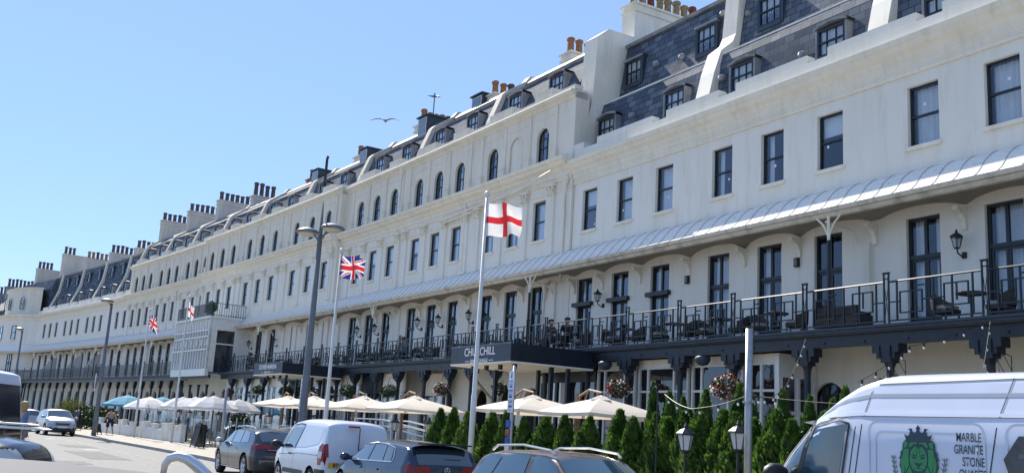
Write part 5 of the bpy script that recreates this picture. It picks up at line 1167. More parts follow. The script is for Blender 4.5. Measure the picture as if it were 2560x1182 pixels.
# ================================================================ HANGING BASKETS
def basket(s_, z, label, dens=1.0, cols=('petal_white', 'petal_red', 'petal_pink'), seed=0, r=.36):
    rnd = random.Random(seed); t = thing('hanging_basket', P(s_, 2.35, z), label, 'hanging basket', 'hanging flower baskets', TH(s_)+pi)
    k = MB(); k.lathe([(.05, -.25), (.2, -.18), (.27, 0), (.27, .02)], (0, 0, 0), 10); k.build('basket', 'plastic_black', t, local=True)
    k = MB(); k.tube([(0, 0, .62), (.25, 0, 0)], .007, 4); k.tube([(0, 0, .62), (-.2, .15, 0)], .007, 4); k.tube([(0, 0, .62), (-.2, -.15, 0)], .007, 4)
    k.tube([(0, -.5, .35), (0, -.5, .72), (0, -.3, .75), (0, 0, .62)], .013, 4); k.tube([(0, -.5, .4), (0, -.25, .7)], .01, 4); k.build('chain_bracket', 'plastic_black', t, local=True)
    q = MB()
    def puff(mi, cnt, r0, sz):
        for i in range(cnt):
            d = Vector((rnd.gauss(0, 1), rnd.gauss(0, 1), rnd.gauss(0, .8))).normalized()*r0*rnd.uniform(.75, 1.12); d.z = d.z*.8-.02
            a = Vector((rnd.gauss(0, 1), rnd.gauss(0, 1), rnd.gauss(0, 1))).normalized()*sz*rnd.uniform(.6, 1.3); b = a.cross(Vector((rnd.gauss(0, 1), rnd.gauss(0, 1), rnd.gauss(0, 1)))).normalized()*sz*rnd.uniform(.5, 1)
            q.face([tuple(d+a), tuple(d+b), tuple(d-a), tuple(d-b)], mi)
    puff(0, int(380*dens), r, .06)
    for i, c in enumerate(cols or ()): puff(i+1, int((150, 120, 50)[i]*dens), r*1.05, .042)
    q.build('foliage', ['shrub']+list(cols or ()), t, local=True, fix=False)
W3 = ('petal_white', 'petal_red', 'petal_pink')
for i, (s_, z, l, d, c, r) in enumerate(((21.7, 3.42, 'big bright hanging basket of red and white flowers, left of the thick galvanised pole', 1.3, W3, .44), (27.0, 3.42, 'hanging basket of white and pink flowers above the last cream umbrella', 1.1, W3, .36),
        (35.0, 3.5, 'hanging basket with a few white flowers behind the parking sign', .7, ('petal_white',), .3), (40.0, 3.5, 'hanging basket with dusty pink and white flowers left of the nearest flagpole', 1.0, ('petal_pink', 'petal_white'), .36),
        (45.6, 3.45, 'dark leafy hanging basket above the middle cream umbrellas', 1.1, None, .4), (50.7, 3.5, 'dark leafy hanging basket right of the second flagpole', 1.1, None, .4), (57.2, 3.5, 'dark leafy hanging basket right of the two-headed street lamp', 1.1, None, .4),
        (59.8, 3.5, 'dark leafy hanging basket under the smaller sign canopy', 1.1, None, .4), (64.7, 3.6, 'leafy hanging basket left of the smaller sign canopy', 1.0, None, .38), (70.7, 3.45, 'hanging basket with small red flowers near the lattice porch', 1.0, ('petal_pink', 'petal_red'), .36),
        (15.9, 3.3, 'hanging basket whose flowers just show over the left of the van roof', 1.2, ('petal_red', 'petal_white'), .38), (13.1, 3.3, 'hanging basket whose flowers just show over the right of the van roof', 1.2, ('petal_white', 'petal_red'), .38))):
    basket(s_, z, l, d, c, 20+i, r)
# ================================================================ CONIFERS
def conifer_crown(seed, h=1.0, w=.32):
    rnd = random.Random(seed); q = MB()
    lobes = [(rnd.uniform(0, 6.28), rnd.uniform(.1, .8), rnd.uniform(.15, .4)) for _ in range(7)]
    for i in range(4200):
        u = rnd.random()**1.15; a = rnd.uniform(0, 2*pi)
        rr = w*(1-u)**.75*(.82+.12*sin(a*3+u*9+seed))*(.55+.45*min(1, u*7))
        for (la, lu, ls) in lobes:
            d = abs((a-la+pi) % (2*pi)-pi)
            if d < .7 and abs(u-lu) < .13: rr *= 1+ls*(1-d/.7)*(1-abs(u-lu)/.13)
        rr *= rnd.uniform(.72, 1.08); z = u*h
        c = Vector((rr*cos(a), rr*sin(a), z)); sz = rnd.uniform(.013, .028)
        upv = Vector((cos(a)*.35+rnd.gauss(0, .25), sin(a)*.35+rnd.gauss(0, .25), 1)).normalized()*sz*2.0; sd_ = Vector((-sin(a)+rnd.gauss(0, .5), cos(a)+rnd.gauss(0, .5), rnd.gauss(0, .3))).normalized()*sz*.62
        q.face([tuple(c-upv*.5-sd_*.6), tuple(c-upv*.5+sd_*.6), tuple(c+upv*.3+sd_), tuple(c+upv), tuple(c+upv*.3-sd_)][:5])
    return q.build('crown', 'conifer', None, local=True, fix=False)
CR = [conifer_crown(i, 1.0, (.26, .23, .29, .25)[i]) for i in range(4)]; CRU = [False]*4
k = MB(); k.tube([(0, 0, 0), (0, 0, .25), (0, 0, .9)], [.02, .018, .004], 6); TRK = k.build('trunk', 'trunk', None, local=True); TRU = [False]
def conifer(s_, n_, h, i, label, wx=1.0, group='conifer screen'):
    t = thing('conifer', P(s_, n_, .12), label, 'conifer', group)
    v = i % 4; c = CR[v]
    if CRU[v]: c = c.copy(); COL.objects.link(c)
    CRU[v] = True; c.parent = t; c.scale = (h*wx*random.uniform(.9, 1.1), h*wx*random.uniform(.9, 1.1), h); c.rotation_euler = (random.uniform(-.06, .06), random.uniform(-.06, .06), random.uniform(0, 6.28)); h *= random.uniform(.95, 1.04); c.scale.z = h
    q = TRK if not TRU[0] else TRK.copy()
    if TRU[0]: COL.objects.link(q)
    TRU[0] = True; q.parent = t; q.scale = (h, h, h)
random.seed(11)
LOW = [(28.9, 8.15, 2.2), (27.75, 8.2, 2.28), (26.7, 8.1, 2.05), (25.2, 8.2, 2.22), (24.2, 8.15, 2.12), (23.35, 8.2, 2.05), (22.6, 8.1, 2.1), (21.3, 8.15, 2.12), (20.4, 8.2, 2.1), (19.1, 8.15, 2.3), (18.45, 8.2, 2.15), (17.85, 8.1, 2.2), (17.3, 8.2, 2.12), (16.7, 8.15, 2.2)]
LOWT = ['conifer at the left end of the low row, beside the ramp', 'second low conifer from the left, just left of the nearest flagpole', 'low conifer directly left of the flagpole base', 'low conifer directly right of the flagpole base', 'low conifer between the flagpole and the parking sign, nearer the flagpole', 'low conifer between the flagpole and the parking sign, nearer the sign',
        'low conifer directly behind the parking sign post', 'low conifer first to the right of the parking sign', 'low conifer second to the right of the parking sign, with a gap after it', 'low conifer just right of the gap in the row', 'low conifer under the middle of the last umbrella', 'fourth low conifer from the right end', 'third low conifer from the right end', 'low conifer at the right end of the low row']
for i, ((s_, n_, h), l) in enumerate(zip(LOW, LOWT)): conifer(s_+.0, n_, h, i, l, 1.35, 'low conifers in front of the cream umbrellas')
# slim tall row behind, shorter bushy row in front of it
TB_ = [(19.6, 2.95), (19.0, 2.98), (18.3, 2.75), (17.8, 3.0), (16.7, 2.9), (16.25, 2.88), (15.15, 2.8), (14.55, 2.82), (13.75, 2.75), (13.3, 2.95), (12.55, 2.72), (12.0, 2.8), (11.2, 2.65), (10.4, 2.8), (9.6, 2.8)]
for i, (s_, h) in enumerate(TB_):
    conifer(s_-.35, 7.0, h-.12, i+1, ('leftmost tall slim conifer, back row' if i == 0 else 'tall slim conifer, number %d from the left in the back row' % (i+1)), .74, 'tall slim conifers in the back row')
TF = [(17.0, 2.2), (16.45, 2.3), (15.9, 2.32), (15.35, 2.38), (14.85, 2.25), (14.3, 2.3), (13.7, 2.38), (13.15, 2.25), (12.6, 2.3), (12.0, 2.35), (11.5, 2.35), (10.95, 2.4), (10.4, 2.3), (9.8, 2.35), (9.2, 2.35), (8.6, 2.3)]
for i, (s_, h) in enumerate(TF):
    conifer(s_, 8.3, h-.12, i, ('leftmost bushy conifer of the front row' if i == 0 else 'bushy conifer, number %d from the left in the front row' % (i+1)), 1.3, 'bushy conifers in the front row')
# ================================================================ UMBRELLAS
def square_umbrella(s_, n_, label, h=1.32, z0=2.42, z1=2.82, mast=1.0, rz=0.0, pc='cream_canvas', dark=False):
    t = thing('patio_umbrella', P(s_, n_, .12), label, 'umbrella', 'square cream cantilever umbrellas', TH(s_)+pi+rz)
    h *= 1.09; k = MB(); c = [(-h, -h), (h, -h), (h, h), (-h, h)]
    for i in range(4):
        a, b = c[i], c[(i+1) % 4]; N = 6; rows = []
        for j in range(N+1):
            u = j/N; rows.append([((a[0]+(b[0]-a[0])*m/6)*(1-u)*1.0, (a[1]+(b[1]-a[1])*m/6)*(1-u), z0-.12+(z1-z0)*(u**.85)+.03*sin(pi*m/6)*(1-u)*-1) for m in range(7)])
        k.grid(rows); k.grid([[(a[0]+(b[0]-a[0])*m/6, a[1]+(b[1]-a[1])*m/6, z0-.12-.03*sin(pi*m/6)-.09*e) for m in range(7)] for e in (0, 1)])
    k.build('canopy', pc, t, local=True, fix=False)
    k = MB(); q = .3; k.lathe([(q*1.3, z1-.2), (q*.6, z1-.11), (.02, z1-.06)], (0, 0, 0), 4); k.build('vent_cap', pc, t, local=True, fix=False)
    k = MB()
    for x, y in c: k.tube([(0, 0, z1-.22), (x*.98, y*.98, z0-.16)], .014, 4)
    for x, y in ((h, 0), (-h, 0), (0, h), (0, -h)): k.tube([(0, 0, z1-.22), (x*.98, y*.98, z0-.17)], .012, 4)
    k.build('rib', 'plastic_black', t, local=True)
    k = MB(); mx, my = (h+.35)*mast, -.3; k.box(mx-.05, mx+.05, my-.05, my+.05, 0, z1+.0); k.tube([(mx, my, z1-.1), (mx*.5, my*.5, z1+.1), (0, 0, z1+.0)], .035, 5); k.tube([(mx, my, z1-.9), (mx*.55, my*.5, z1+.06)], .02, 4)
    m_ = k.build('mast', 'wood', t, local=True)
    k = MB(); k.box(mx-.4, mx+.4, my-.4, my+.4, 0, .12); k.build('base', 'plastic_black', t, local=True)
    return t
square_umbrella(46.0, 6.0+1.3, 'cream square umbrella farthest left, its tip showing left of the lamp post', 1.2)
square_umbrella(42.9, 7.2, 'cream square umbrella behind the street lamp and second flagpole', 1.3)
square_umbrella(37.6, 7.1, 'cream square umbrella right of the second flagpole, partly overlapped', 1.25, z0=2.36)
square_umbrella(33.05, 7.0, 'cream square umbrella with the clearest full triangle, left of the nearest flagpole', 1.25, z0=2.36)
square_umbrella(24.9, 7.0, 'cream square umbrella behind the parking sign', 1.2, z0=2.4)
square_umbrella(22.0, 6.6, 'cream square umbrella at the right end, showing its underside against the conifers', 1.15, z0=2.36)
def round_umbrella(s_, n_, label, r=1.4, z0=2.2, z1=2.76, c1='white_canvas', c2=None, grp='round white umbrellas'):
    t = thing('parasol', P(s_, n_, .12), label, 'umbrella', grp, TH(s_)+pi+random.uniform(0, .7)); N = 8
    k = MB(); rows = []
    for e, (f, z) in enumerate(((1.0, z0-.12-.14), (1.0, z0-.12), (.75, z0+.13), (.4, z0+.42), (.2, z1-.14), (.16, z1-.12), (0.02, z1-.02))):
        rows.append([(r*f*cos(2*pi*j/16)*(1 if j % 2 == 0 else .93), r*f*sin(2*pi*j/16)*(1 if j % 2 == 0 else .93), z+(0 if j % 2 == 0 else -.03*f)) for j in range(16)])
    k.grid(rows[1:], 0, True); o = k.build('canopy', c1, t, local=True, fix=False)
    k = MB(); k.grid(rows[:2], 0, True); k.build('valance', c2 or c1, o, local=True, fix=False)
    k = MB(); k.tube([(0, 0, 0), (0, 0, z1-.1)], .025, 6); k.build('pole', 'wood' if not c2 else 'silver', t, local=True)
    k = MB(); k.lathe([(.25, 0), (.25, .1), (.05, .14)], (0, 0, 0), 10); k.build('base', 'plastic_black', t, local=True)
for s_, n_, l in ((57.0, 7.6, 'round white umbrella nearest, right end of the white group by the chalkboards'), (60.6, 7.0, 'round white umbrella second from the right, behind the fourth flagpole'), (64.0, 6.6, 'round white umbrella in the middle, higher than its neighbours'), (62.0, 4.5, 'round white umbrella peeping out behind the middle ones'), (67.4, 6.4, 'round white umbrella just right of the leftmost flagpole')):
    round_umbrella(s_, n_, l)
round_umbrella(72.4, 7.2, 'round white umbrella at the left end of the group, above the walking man', 1.7, 2.05, 2.7)
round_umbrella(80.5, 6.6, 'turquoise blue umbrella, farthest left of all', 1.8, 2.2, 2.85, 'blue_canvas', grp='turquoise umbrellas')
round_umbrella(77.0, 5.0, 'turquoise blue umbrella peeping out behind the white ones', 1.6, 2.2, 2.85, 'blue_canvas', grp='turquoise umbrellas')
# ================================================================ LOW WALLS, BALUSTRADES, BOARDS
def low_wall(s0_, s1_, n_, label):
    t = thing('low_wall', P((s0_+s1_)/2, n_, .12), label, 'low wall', 'low white notched walls', TH((s0_+s1_)/2)+pi); L = s1_-s0_
    k = MB(); pr = [(-L/2, 0), (L/2, 0), (L/2, 1.0), (L/2-.5, 1.0), (L/2-.5, .74), (L/2-.62, .66), (.55, .66), (.55, .9), (-.35, .9), (-.35, .64), (-L/2+.5, .64), (-L/2+.5, .96), (-L/2, .96)]
    k.poly(pr, -.13, .13); o = k.build('wall', 'white_paint', t, local=True)
    k = MB()
    for a, b, z in ((L/2-.5, L/2, 1.0), (-.35, .55, .9), (-L/2, -L/2+.5, .96)): k.box(a-.04, b+.04, -.17, .17, z, z+.06)
    k.build('coping', 'white_paint', t, local=True)
low_wall(74.3, 80.4, 8.4, 'low white notched wall farthest left, beside the lamp post'); low_wall(68.6, 73.8, 8.4, 'low white notched wall behind the walking man'); low_wall(63.4, 68.0, 8.4, 'low white notched wall right of the leftmost flagpole'); low_wall(59.9, 62.9, 8.3, 'low white notched wall nearest, ending beside the round bin')
def balustrade(s0_, s1_, n_, label, z=1.1, n1=None):
    t = thing('glass_balustrade', P(s0_, n_, .12), label, 'balustrade', 'glass balustrades with steel posts'); n1 = n1 or n_
    OFF[t.name] = P(s0_, n_, .12); m = max(2, int((s1_-s0_)/1.15))
    g = MB(P)
    for i in range(m+1):
        s_ = s0_+(s1_-s0_)*i/m; n2 = n_+(n1-n_)*i/m; k = MB(P); k.tube([(s_, n2, .12), (s_, n2, .12+z)], .022, 6); k.lathe([(.01, -.045), (.04, -.02), (.045, .01), (.02, .045)], (s_, n2, .12+z+.04), 8); k.build('post', 'silver', t)
    g.face([(s0_, n_, .2), (s1_, n1, .2), (s1_, n1, z+.02), (s0_, n_, z+.02)])
    g.build('pane', 'glass_clear', t, fix=False)
balustrade(40.5, 52.5, 8.0, 'long glass balustrade with ball-topped posts behind the dark estate car', 1.5)
balustrade(52.8, 59.2, 7.9, 'glass balustrade between the bin and the chalkboards', 1.5); balustrade(60.5, 74, 7.2, 'glass balustrade behind the low white walls', 1.9)
# ramp with twin steel rails
t = thing('access_ramp', P(36, 4.2, .12), 'sloping access ramp with steel handrails and glass, left of the conifers', 'ramp'); OFF[t.name] = P(36, 4.2, .12)
k = MB(P)
for nn in (4.9, 3.6):
    k.tube([(44.0, nn, 2.0), (40.5, nn, 2.0), (30.5, nn, 1.15)], .035, 6); k.tube([(44.0, nn, 1.75), (40.5, nn, 1.75), (30.5, nn, .9)], .025, 6)
    for i in range(10): s_ = 30.6+i*1.4; k.tube([(s_, nn, .15), (s_, nn, min(2.0, 1.15+.085*(s_-30.5)))], .022, 5)
k.build('handrail', 'silver', t)
g = MB(P); g.face([(30.6, 4.9, .2), (40.4, 4.9, .9), (40.4, 4.9, 1.9), (30.6, 4.9, 1.05)]); g.build('pane', 'glass_clear', t, fix=False)
k = MB(P); k.poly([(30.5, .12), (44, .12), (44, .9), (40.5, .9)], 3.55, 4.95); k.build('ramp_floor', 'render_grey', t)
# panelled dark planter beside umbrella base
for s_, n_, w_, h_, l in ((38.2, 6.9, 1.6, 1.3, 'large dark square planter box left of the ramp rails'), (56.5, 6.2, 1.6, .9, 'dark planter with a bushy green shrub behind the balustrade')):
    t = thing('planter', P(s_, n_, .12), l, 'planter', None, TH(s_)+pi); k = MB(); k.box(-w_/2, w_/2, -.3, .3, 0, h_); k.build('box', 'navy_mid', t, local=True); k = MB(); k.box(-w_/2-.03, w_/2+.03, -.33, .33, h_, h_+.05); k.build('rim', 'navy', t, local=True)
def bush(name, s_, n_, z, r, h, cnt, m, label, cat, seed, leaf=.07, spiky=False):
    rnd = random.Random(seed); t = thing(name, P(s_, n_, z), label, cat); q = MB()
    for i in range(cnt):
        if spiky:
            a = rnd.uniform(0, 6.28); el = rnd.uniform(.5, 1.5); L = r*rnd.uniform(.7, 1.2); b0 = Vector((rnd.uniform(-.4, .4)*r, rnd.uniform(-.4, .4)*r, rnd.uniform(0, h*.4))); d = Vector((cos(a)*cos(el), sin(a)*cos(el), sin(el)))*L; sdv = d.cross(Vector((0, 0, 1))).normalized()*.035
            q.face([tuple(b0-sdv), tuple(b0+sdv), tuple(b0+d*.7+sdv*.8-Vector((0, 0, .03))), tuple(b0+d)])
        else:
            d = Vector((rnd.gauss(0, 1), rnd.gauss(0, 1), rnd.gauss(0, 1))).normalized()*rnd.uniform(.55, 1.08); c = Vector((d.x*r, d.y*r*.8, h/2+d.z*h/2)); a = Vector((rnd.gauss(0, 1), rnd.gauss(0, 1), rnd.gauss(0, 1))).normalized()*leaf; b = a.cross(Vector((rnd.gauss(0, 1), rnd.gauss(0, 1), rnd.gauss(0, 1)))).normalized()*leaf*.7
            q.face([tuple(c+a), tuple(c+b), tuple(c-a), tuple(c-b)])
    q.build('foliage', m, t, local=True, fix=False); k = MB(); k.tube([(0, 0, 0), (0, 0, h*.5)], [.05, .02], 5); k.build('stem', 'trunk', t, local=True)
bush('shrub', 56.5, 6.2, 1.0, .75, .9, 1400, 'shrub', 'bushy green shrub growing in the dark planter behind the dark estate car', 'shrub', 3)
bush('shrub', 90.0, 6.5, .1, 2.4, 1.9, 2200, 'shrub', 'dark rounded shrub beside the crossover, left of the lamp post', 'shrub', 4, .13)
bush('yucca', 96, 7.0, .3, 2.0, 1.6, 500, 'yucca', 'spiky yellow-green yucca clump above the parked crossover', 'plant', 5, spiky=True)
bush('shrub', 102, 6.0, .3, .8, 2.2, 900, 'shrub', 'narrow dark shrub behind the yucca', 'shrub', 6, .12)
bush('potted_plant', 76.2, 2.5, 9.35, .42, .95, 500, 'shrub', 'leafy potted plant on the roof terrace of the white lattice porch', 'potted plant', 9, .08)
k = MB(); k.lathe([(.22, -.35), (.3, .05), (.26, .05)], (0, 0, 0), 10); k.build('pot', 'plastic_black', bpy.data.objects['potted_plant'], local=True)
def board(s_, n_, w_, h_, label, rz=0.0, curly=True):
    t = thing('chalkboard', P(s_, n_, .12), label, 'sign board', 'folding chalkboards on the pavement', TH(s_)+pi+rz)
    for sg, nm in ((1, 'front_panel'), (-1, 'rear_panel')):
        T = lambda x, y, z, sg=sg: (x, sg*(.22-.2*z/h_)+sg*y, z)
        k = MB(T); k.box(-w_/2, -w_/2+.06, -.02, .02, 0, h_); k.box(w_/2-.06, w_/2, -.02, .02, 0, h_); k.box(-w_/2, w_/2, -.021, .021, .12, .18)
        top_ = [(-w_/2, h_-.1), (-w_/2+.08, h_-.02), (-w_*.2, h_-.05), (-w_*.1, h_+.03), (0, h_+.05), (w_*.1, h_+.03), (w_*.2, h_-.05), (w_/2-.08, h_-.02), (w_/2, h_-.1), (w_/2, h_-.16), (-w_/2, h_-.16)]
        k.poly(top_, -.022, .022); o = k.build(nm, 'plastic_black', t, local=True)
        k = MB(T); k.box(-w_/2+.06, w_/2-.06, -.01, .01, .18, h_-.16); k.build('slate_panel', 'chalk', o, local=True)
        if sg > 0:
            k = MB(T); rnd = random.Random(int(s_*10))
            for i in range(5): x = rnd.uniform(-w_*.25, w_*.15); k.tube([(x, .015, .45+.09*i), (x+.1, .015, .5+.09*i), (x+.2, .015, .46+.09*i)], .006, 3)
            k.build('chalk_drawing', 'paint_grey', o, local=True)
board(51.9, 9.7, .95, 1.25, 'black folding chalkboard with a chalk drawing, right of the round bin'); board(44.2, 9.7, .9, 1.2, 'black folding chalkboard half hidden behind the dark estate car'); board(82.5, 9.6, 1.0, 1.45, 'dark folding board left of the single-headed lamp post', .15); board(71.4, 10.6, .0+.55, .7, 'small folding board beside the low white wall', .3)
t = thing('litter_bin', P(54.3, 8.9, .12), 'black round-topped litter bin beside the chalkboard', 'bin'); k = MB(); k.lathe([(.3, 0), (.3, .95), (.32, .97), (.32, 1.02), (.26, 1.14), (.14, 1.22), (.02, 1.24)], (0, 0, 0), 16); k.build('body', 'plastic_black', t, local=True, smooth=False); k = MB(); k.box(-.17, .17, .24, .31, .72, .9); k.build('opening', 'tyre', t, local=True)
# menu board on a post near portico
t = thing('notice_board', P(59.2, 7.0, .12), 'lilac notice board on black legs among the white umbrellas', 'sign board', None, TH(59)+pi); k = MB(); k.box(-.28, .28, -.03, .03, .9, 2.0); k.build('panel', 'sign_white', t, local=True); k = MB(); k.box(-.32, -.28, -.04, .04, 0, 2.05); k.box(.28, .32, -.04, .04, 0, 2.05); k.build('frame', 'plastic_black', t, local=True)
# ================================================================ TABLES AND CHAIRS
def chair_proto():
    t = thing('wicker_armchair', (0, 0, 0), 'x', 'armchair')
    k = MB(); k.box(-.3, .3, -.28, .28, .3, .42); k.build('seat', 'wicker', t, local=True)
    k = MB(); rows = []
    for i in range(13):
        a = pi*i/12; rows.append([(.31*cos(a)*1.0, -.06+.30*-sin(a), .42), (.34*cos(a), -.06-.33*sin(a), .66+.22*sin(a)**2), (.37*cos(a), -.06-.36*sin(a), .66+.22*sin(a)**2), (.35*cos(a), -.06-.34*sin(a), .40)])
    k.grid(rows); k.grid([[r[0], r[3]] for r in rows]); k.build('backrest', 'wicker', t, local=True, fix=False)
    k = MB(); k.box(-.25, .25, -.22, .25, .42, .52); k.build('cushion', 'cushion', t, local=True)
    for x in (-.25, .25):
        for y in (-.23, .24): k = MB(); k.box(x-.02, x+.02, y-.02, y+.02, 0, .3); k.build('leg', 'plastic_black', t, local=True)
    return t
CH = chair_proto(); CHU = [False]
def chair(s_, n_, z, rz, label, group):
    t = copy_tree(CH) if CHU[0] else CH; CHU[0] = True
    put(t, s_, n_, z, rz=rz); t.scale = (.86, .86, .88); tag(t, label, 'armchair', group)
def table(s_, n_, z, label, group):
    t = thing('bistro_table', P(s_, n_, z), label, 'table', group, TH(s_)+pi)
    k = MB(); k.lathe([(.34, .68), (.36, .69), (.36, .72), (.34, .73)], (0, 0, 0), 16); k.build('tabletop', 'wicker', t, local=True)
    k = MB(); k.tube([(0, 0, 0), (0, 0, .68)], .035, 6); k.lathe([(.22, 0), (.22, .03), (.04, .05)], (0, 0, 0), 10); k.build('pedestal', 'plastic_black', t, local=True)
GRPC = 'wicker armchairs on the first-floor balcony'; GRPT = 'round bistro tables on the first-floor balcony'
spots = [(14.5, 'right end of the visible balcony'), (20.9, 'left of the corner railing post'), (23.3, 'above the thick galvanised pole'), (25.6, 'under the left box light'), (28.4, 'at the hooded door left of the box light'), (31.6, 'by the wall lantern near the drainpipe'), (34.6, 'above the sign canopy'), (37.5, 'above the left part of the sign canopy'), (40.6, 'behind the nearest flagpole'), (44.2, 'left of the nearest flagpole'), (47.6, 'midway between the nearest two flagpoles'), (51.2, 'right of the second flagpole'), (55, 'above the smaller sign canopy end'), (59.5, 'left of the street lamp'), (64, 'above the left part of the smaller sign canopy'), (69, 'toward the lattice porch')]
for s_, w_ in spots:
    chair(s_-.72, 1.15, 4.92, -1.3+random.uniform(-.3, .3), 'wicker armchair right of its table, '+w_, GRPC); chair(s_+.72, 1.2, 4.92, 1.3+random.uniform(-.3, .3), 'wicker armchair left of its table, '+w_, GRPC); table(s_, 1.2, 4.92, 'round bistro table on the balcony, '+w_, GRPT)
t = thing('settee', P(18.2, 1.45, 4.92), 'low black settee on the balcony right of the corner railing post', 'settee', None, TH(18)+pi); k = MB(); k.box(-.75, .75, -.3, .3, .08, .4); k.box(-.75, .75, .22, .34, .4, .62); k.build('frame', 'wicker', t, local=True); k = MB(); k.box(-.7, .7, -.28, .2, .4, .48); k.build('cushion', 'cloth_black', t, local=True)
for s_, n_, rz in ((44, 6.2, .5), (46, 6.0, 2), (48.5, 6.4, 4), (50, 5.4, 1), (53, 6, 3), (62, 6.2, 1), (65, 6.4, 2.6), (67.5, 6.0, 5), (70, 6.2, .8), (74.5, 6.3, 2)):
    chair(s_, n_, .12, rz, 'wicker armchair on the ground terrace, '+{44: 'nearest the dark planter', 46: 'second from the ramp', 48.5: 'beside the seated woman', 50: 'behind the seated woman', 53: 'near the green shrub', 62: 'behind the nearest low white wall', 65: 'left of the notice board', 67.5: 'behind the leftmost flagpole', 70: 'behind the walking man', 74.5: 'at the blue umbrella'}[s_], 'armchairs on the ground terrace')
# ================================================================ STRING LIGHTS
def string_lights(pts, label, nb=9, sag=.12):
    t = thing('string_lights', pts[0], label, 'string lights', 'festoon light strings'); k = MB(); L = []
    p0 = Vector(pts[0])
    for a, b in zip(pts, pts[1:]):
        a, b = Vector(a), Vector(b)
        for i in range(13): u = i/12; q = a+(b-a)*u; q.z -= sag*4*u*(1-u); L.append(q-p0)
    k.tube([tuple(q) for q in L], .006, 4); k.build('cable', 'plastic_black', t, local=True)
    n = len(L)
    for i in range(nb):
        k = MB(); h = MB(); q = L[int((i+.5)*n/nb)]; h.lathe([(.02, -.07), (.022, 0)], tuple(q), 6); k.lathe([(.008, -.13), (.02, -.115), (.022, -.09), (.012, -.07)], tuple(q), 8)
        o = h.build('socket', 'plastic_black', t, local=True); k.build('bulb', 'sign_white', o, local=True, smooth=True)
pA = P(13.35, 9.3, 2.65)
string_lights([P(18.9, 2.1, 4.7), P(15.6, 6.2, 3.0), pA], 'string of festoon bulbs rising from the thick pole to the balcony corner post', 11, .1)
string_lights([P(13.45, 2.1, 4.8), P(13.0, 5.3, 3.9), P(12.4, 7.5, 3.0)], 'string of festoon bulbs from the right balcony column slanting down left to the van roof', 9, .05)
string_lights([P(13.4, 2.1, 4.8), P(12.7, 3.4, 3.6), P(12.4, 4.2, 2.8)], 'short steep string of festoon bulbs beside the right balcony column', 6, .03)
string_lights([pA, P(15.6, 8.8, 2.42), P(17.0, 8.4, 2.75)], 'low string of festoon bulbs from the thick pole to the shepherd crook', 6, .05)
string_lights([pA, P(10, 8.5, 2.5), P(7, 8, 2.8)], 'low string of festoon bulbs running right from the thick pole', 6, .05)
t = thing('shepherd_crook', P(16.6, 8.9, .12), 'thin black shepherd crook pole holding festoon lights before the conifers', 'pole'); k = MB(); k.tube([(0, 0, 0), (0, 0, 2.6), (-.03, 0, 2.72), (-.1, 0, 2.76), (-.16, 0, 2.7), (-.18, 0, 2.62)], .02, 6); k.build('pole', 'plastic_black', t, local=True)
# ================================================================ PEOPLE
def skin(name, mat_, verts, edges, radii, parent=None, sub=2, root=0):
    me = bpy.data.meshes.new(name); me.from_pydata(verts, edges, []); o = bpy.data.objects.new(name+'_tmp', me); COL.objects.link(o)
    md = o.modifiers.new('s', 'SKIN'); md.use_smooth_shade = True
    for i, r in enumerate(radii): me.skin_vertices[0].data[i].radius = (r, r)
    me.skin_vertices[0].data[root].use_root = True
    m2 = o.modifiers.new('d', 'SUBSURF'); m2.levels = sub; m2.render_levels = sub
    bpy.context.view_layer.update(); nm = bpy.data.meshes.new_from_object(o.evaluated_get(bpy.context.evaluated_depsgraph_get()))
    bpy.data.objects.remove(o); nm.materials.clear(); nm.materials.append(MT[mat_]); q = bpy.data.objects.new(name, nm); COL.objects.link(q)
    nm.polygons.foreach_set('use_smooth', [True]*len(nm.polygons))
    if parent: q.parent = parent
    return q
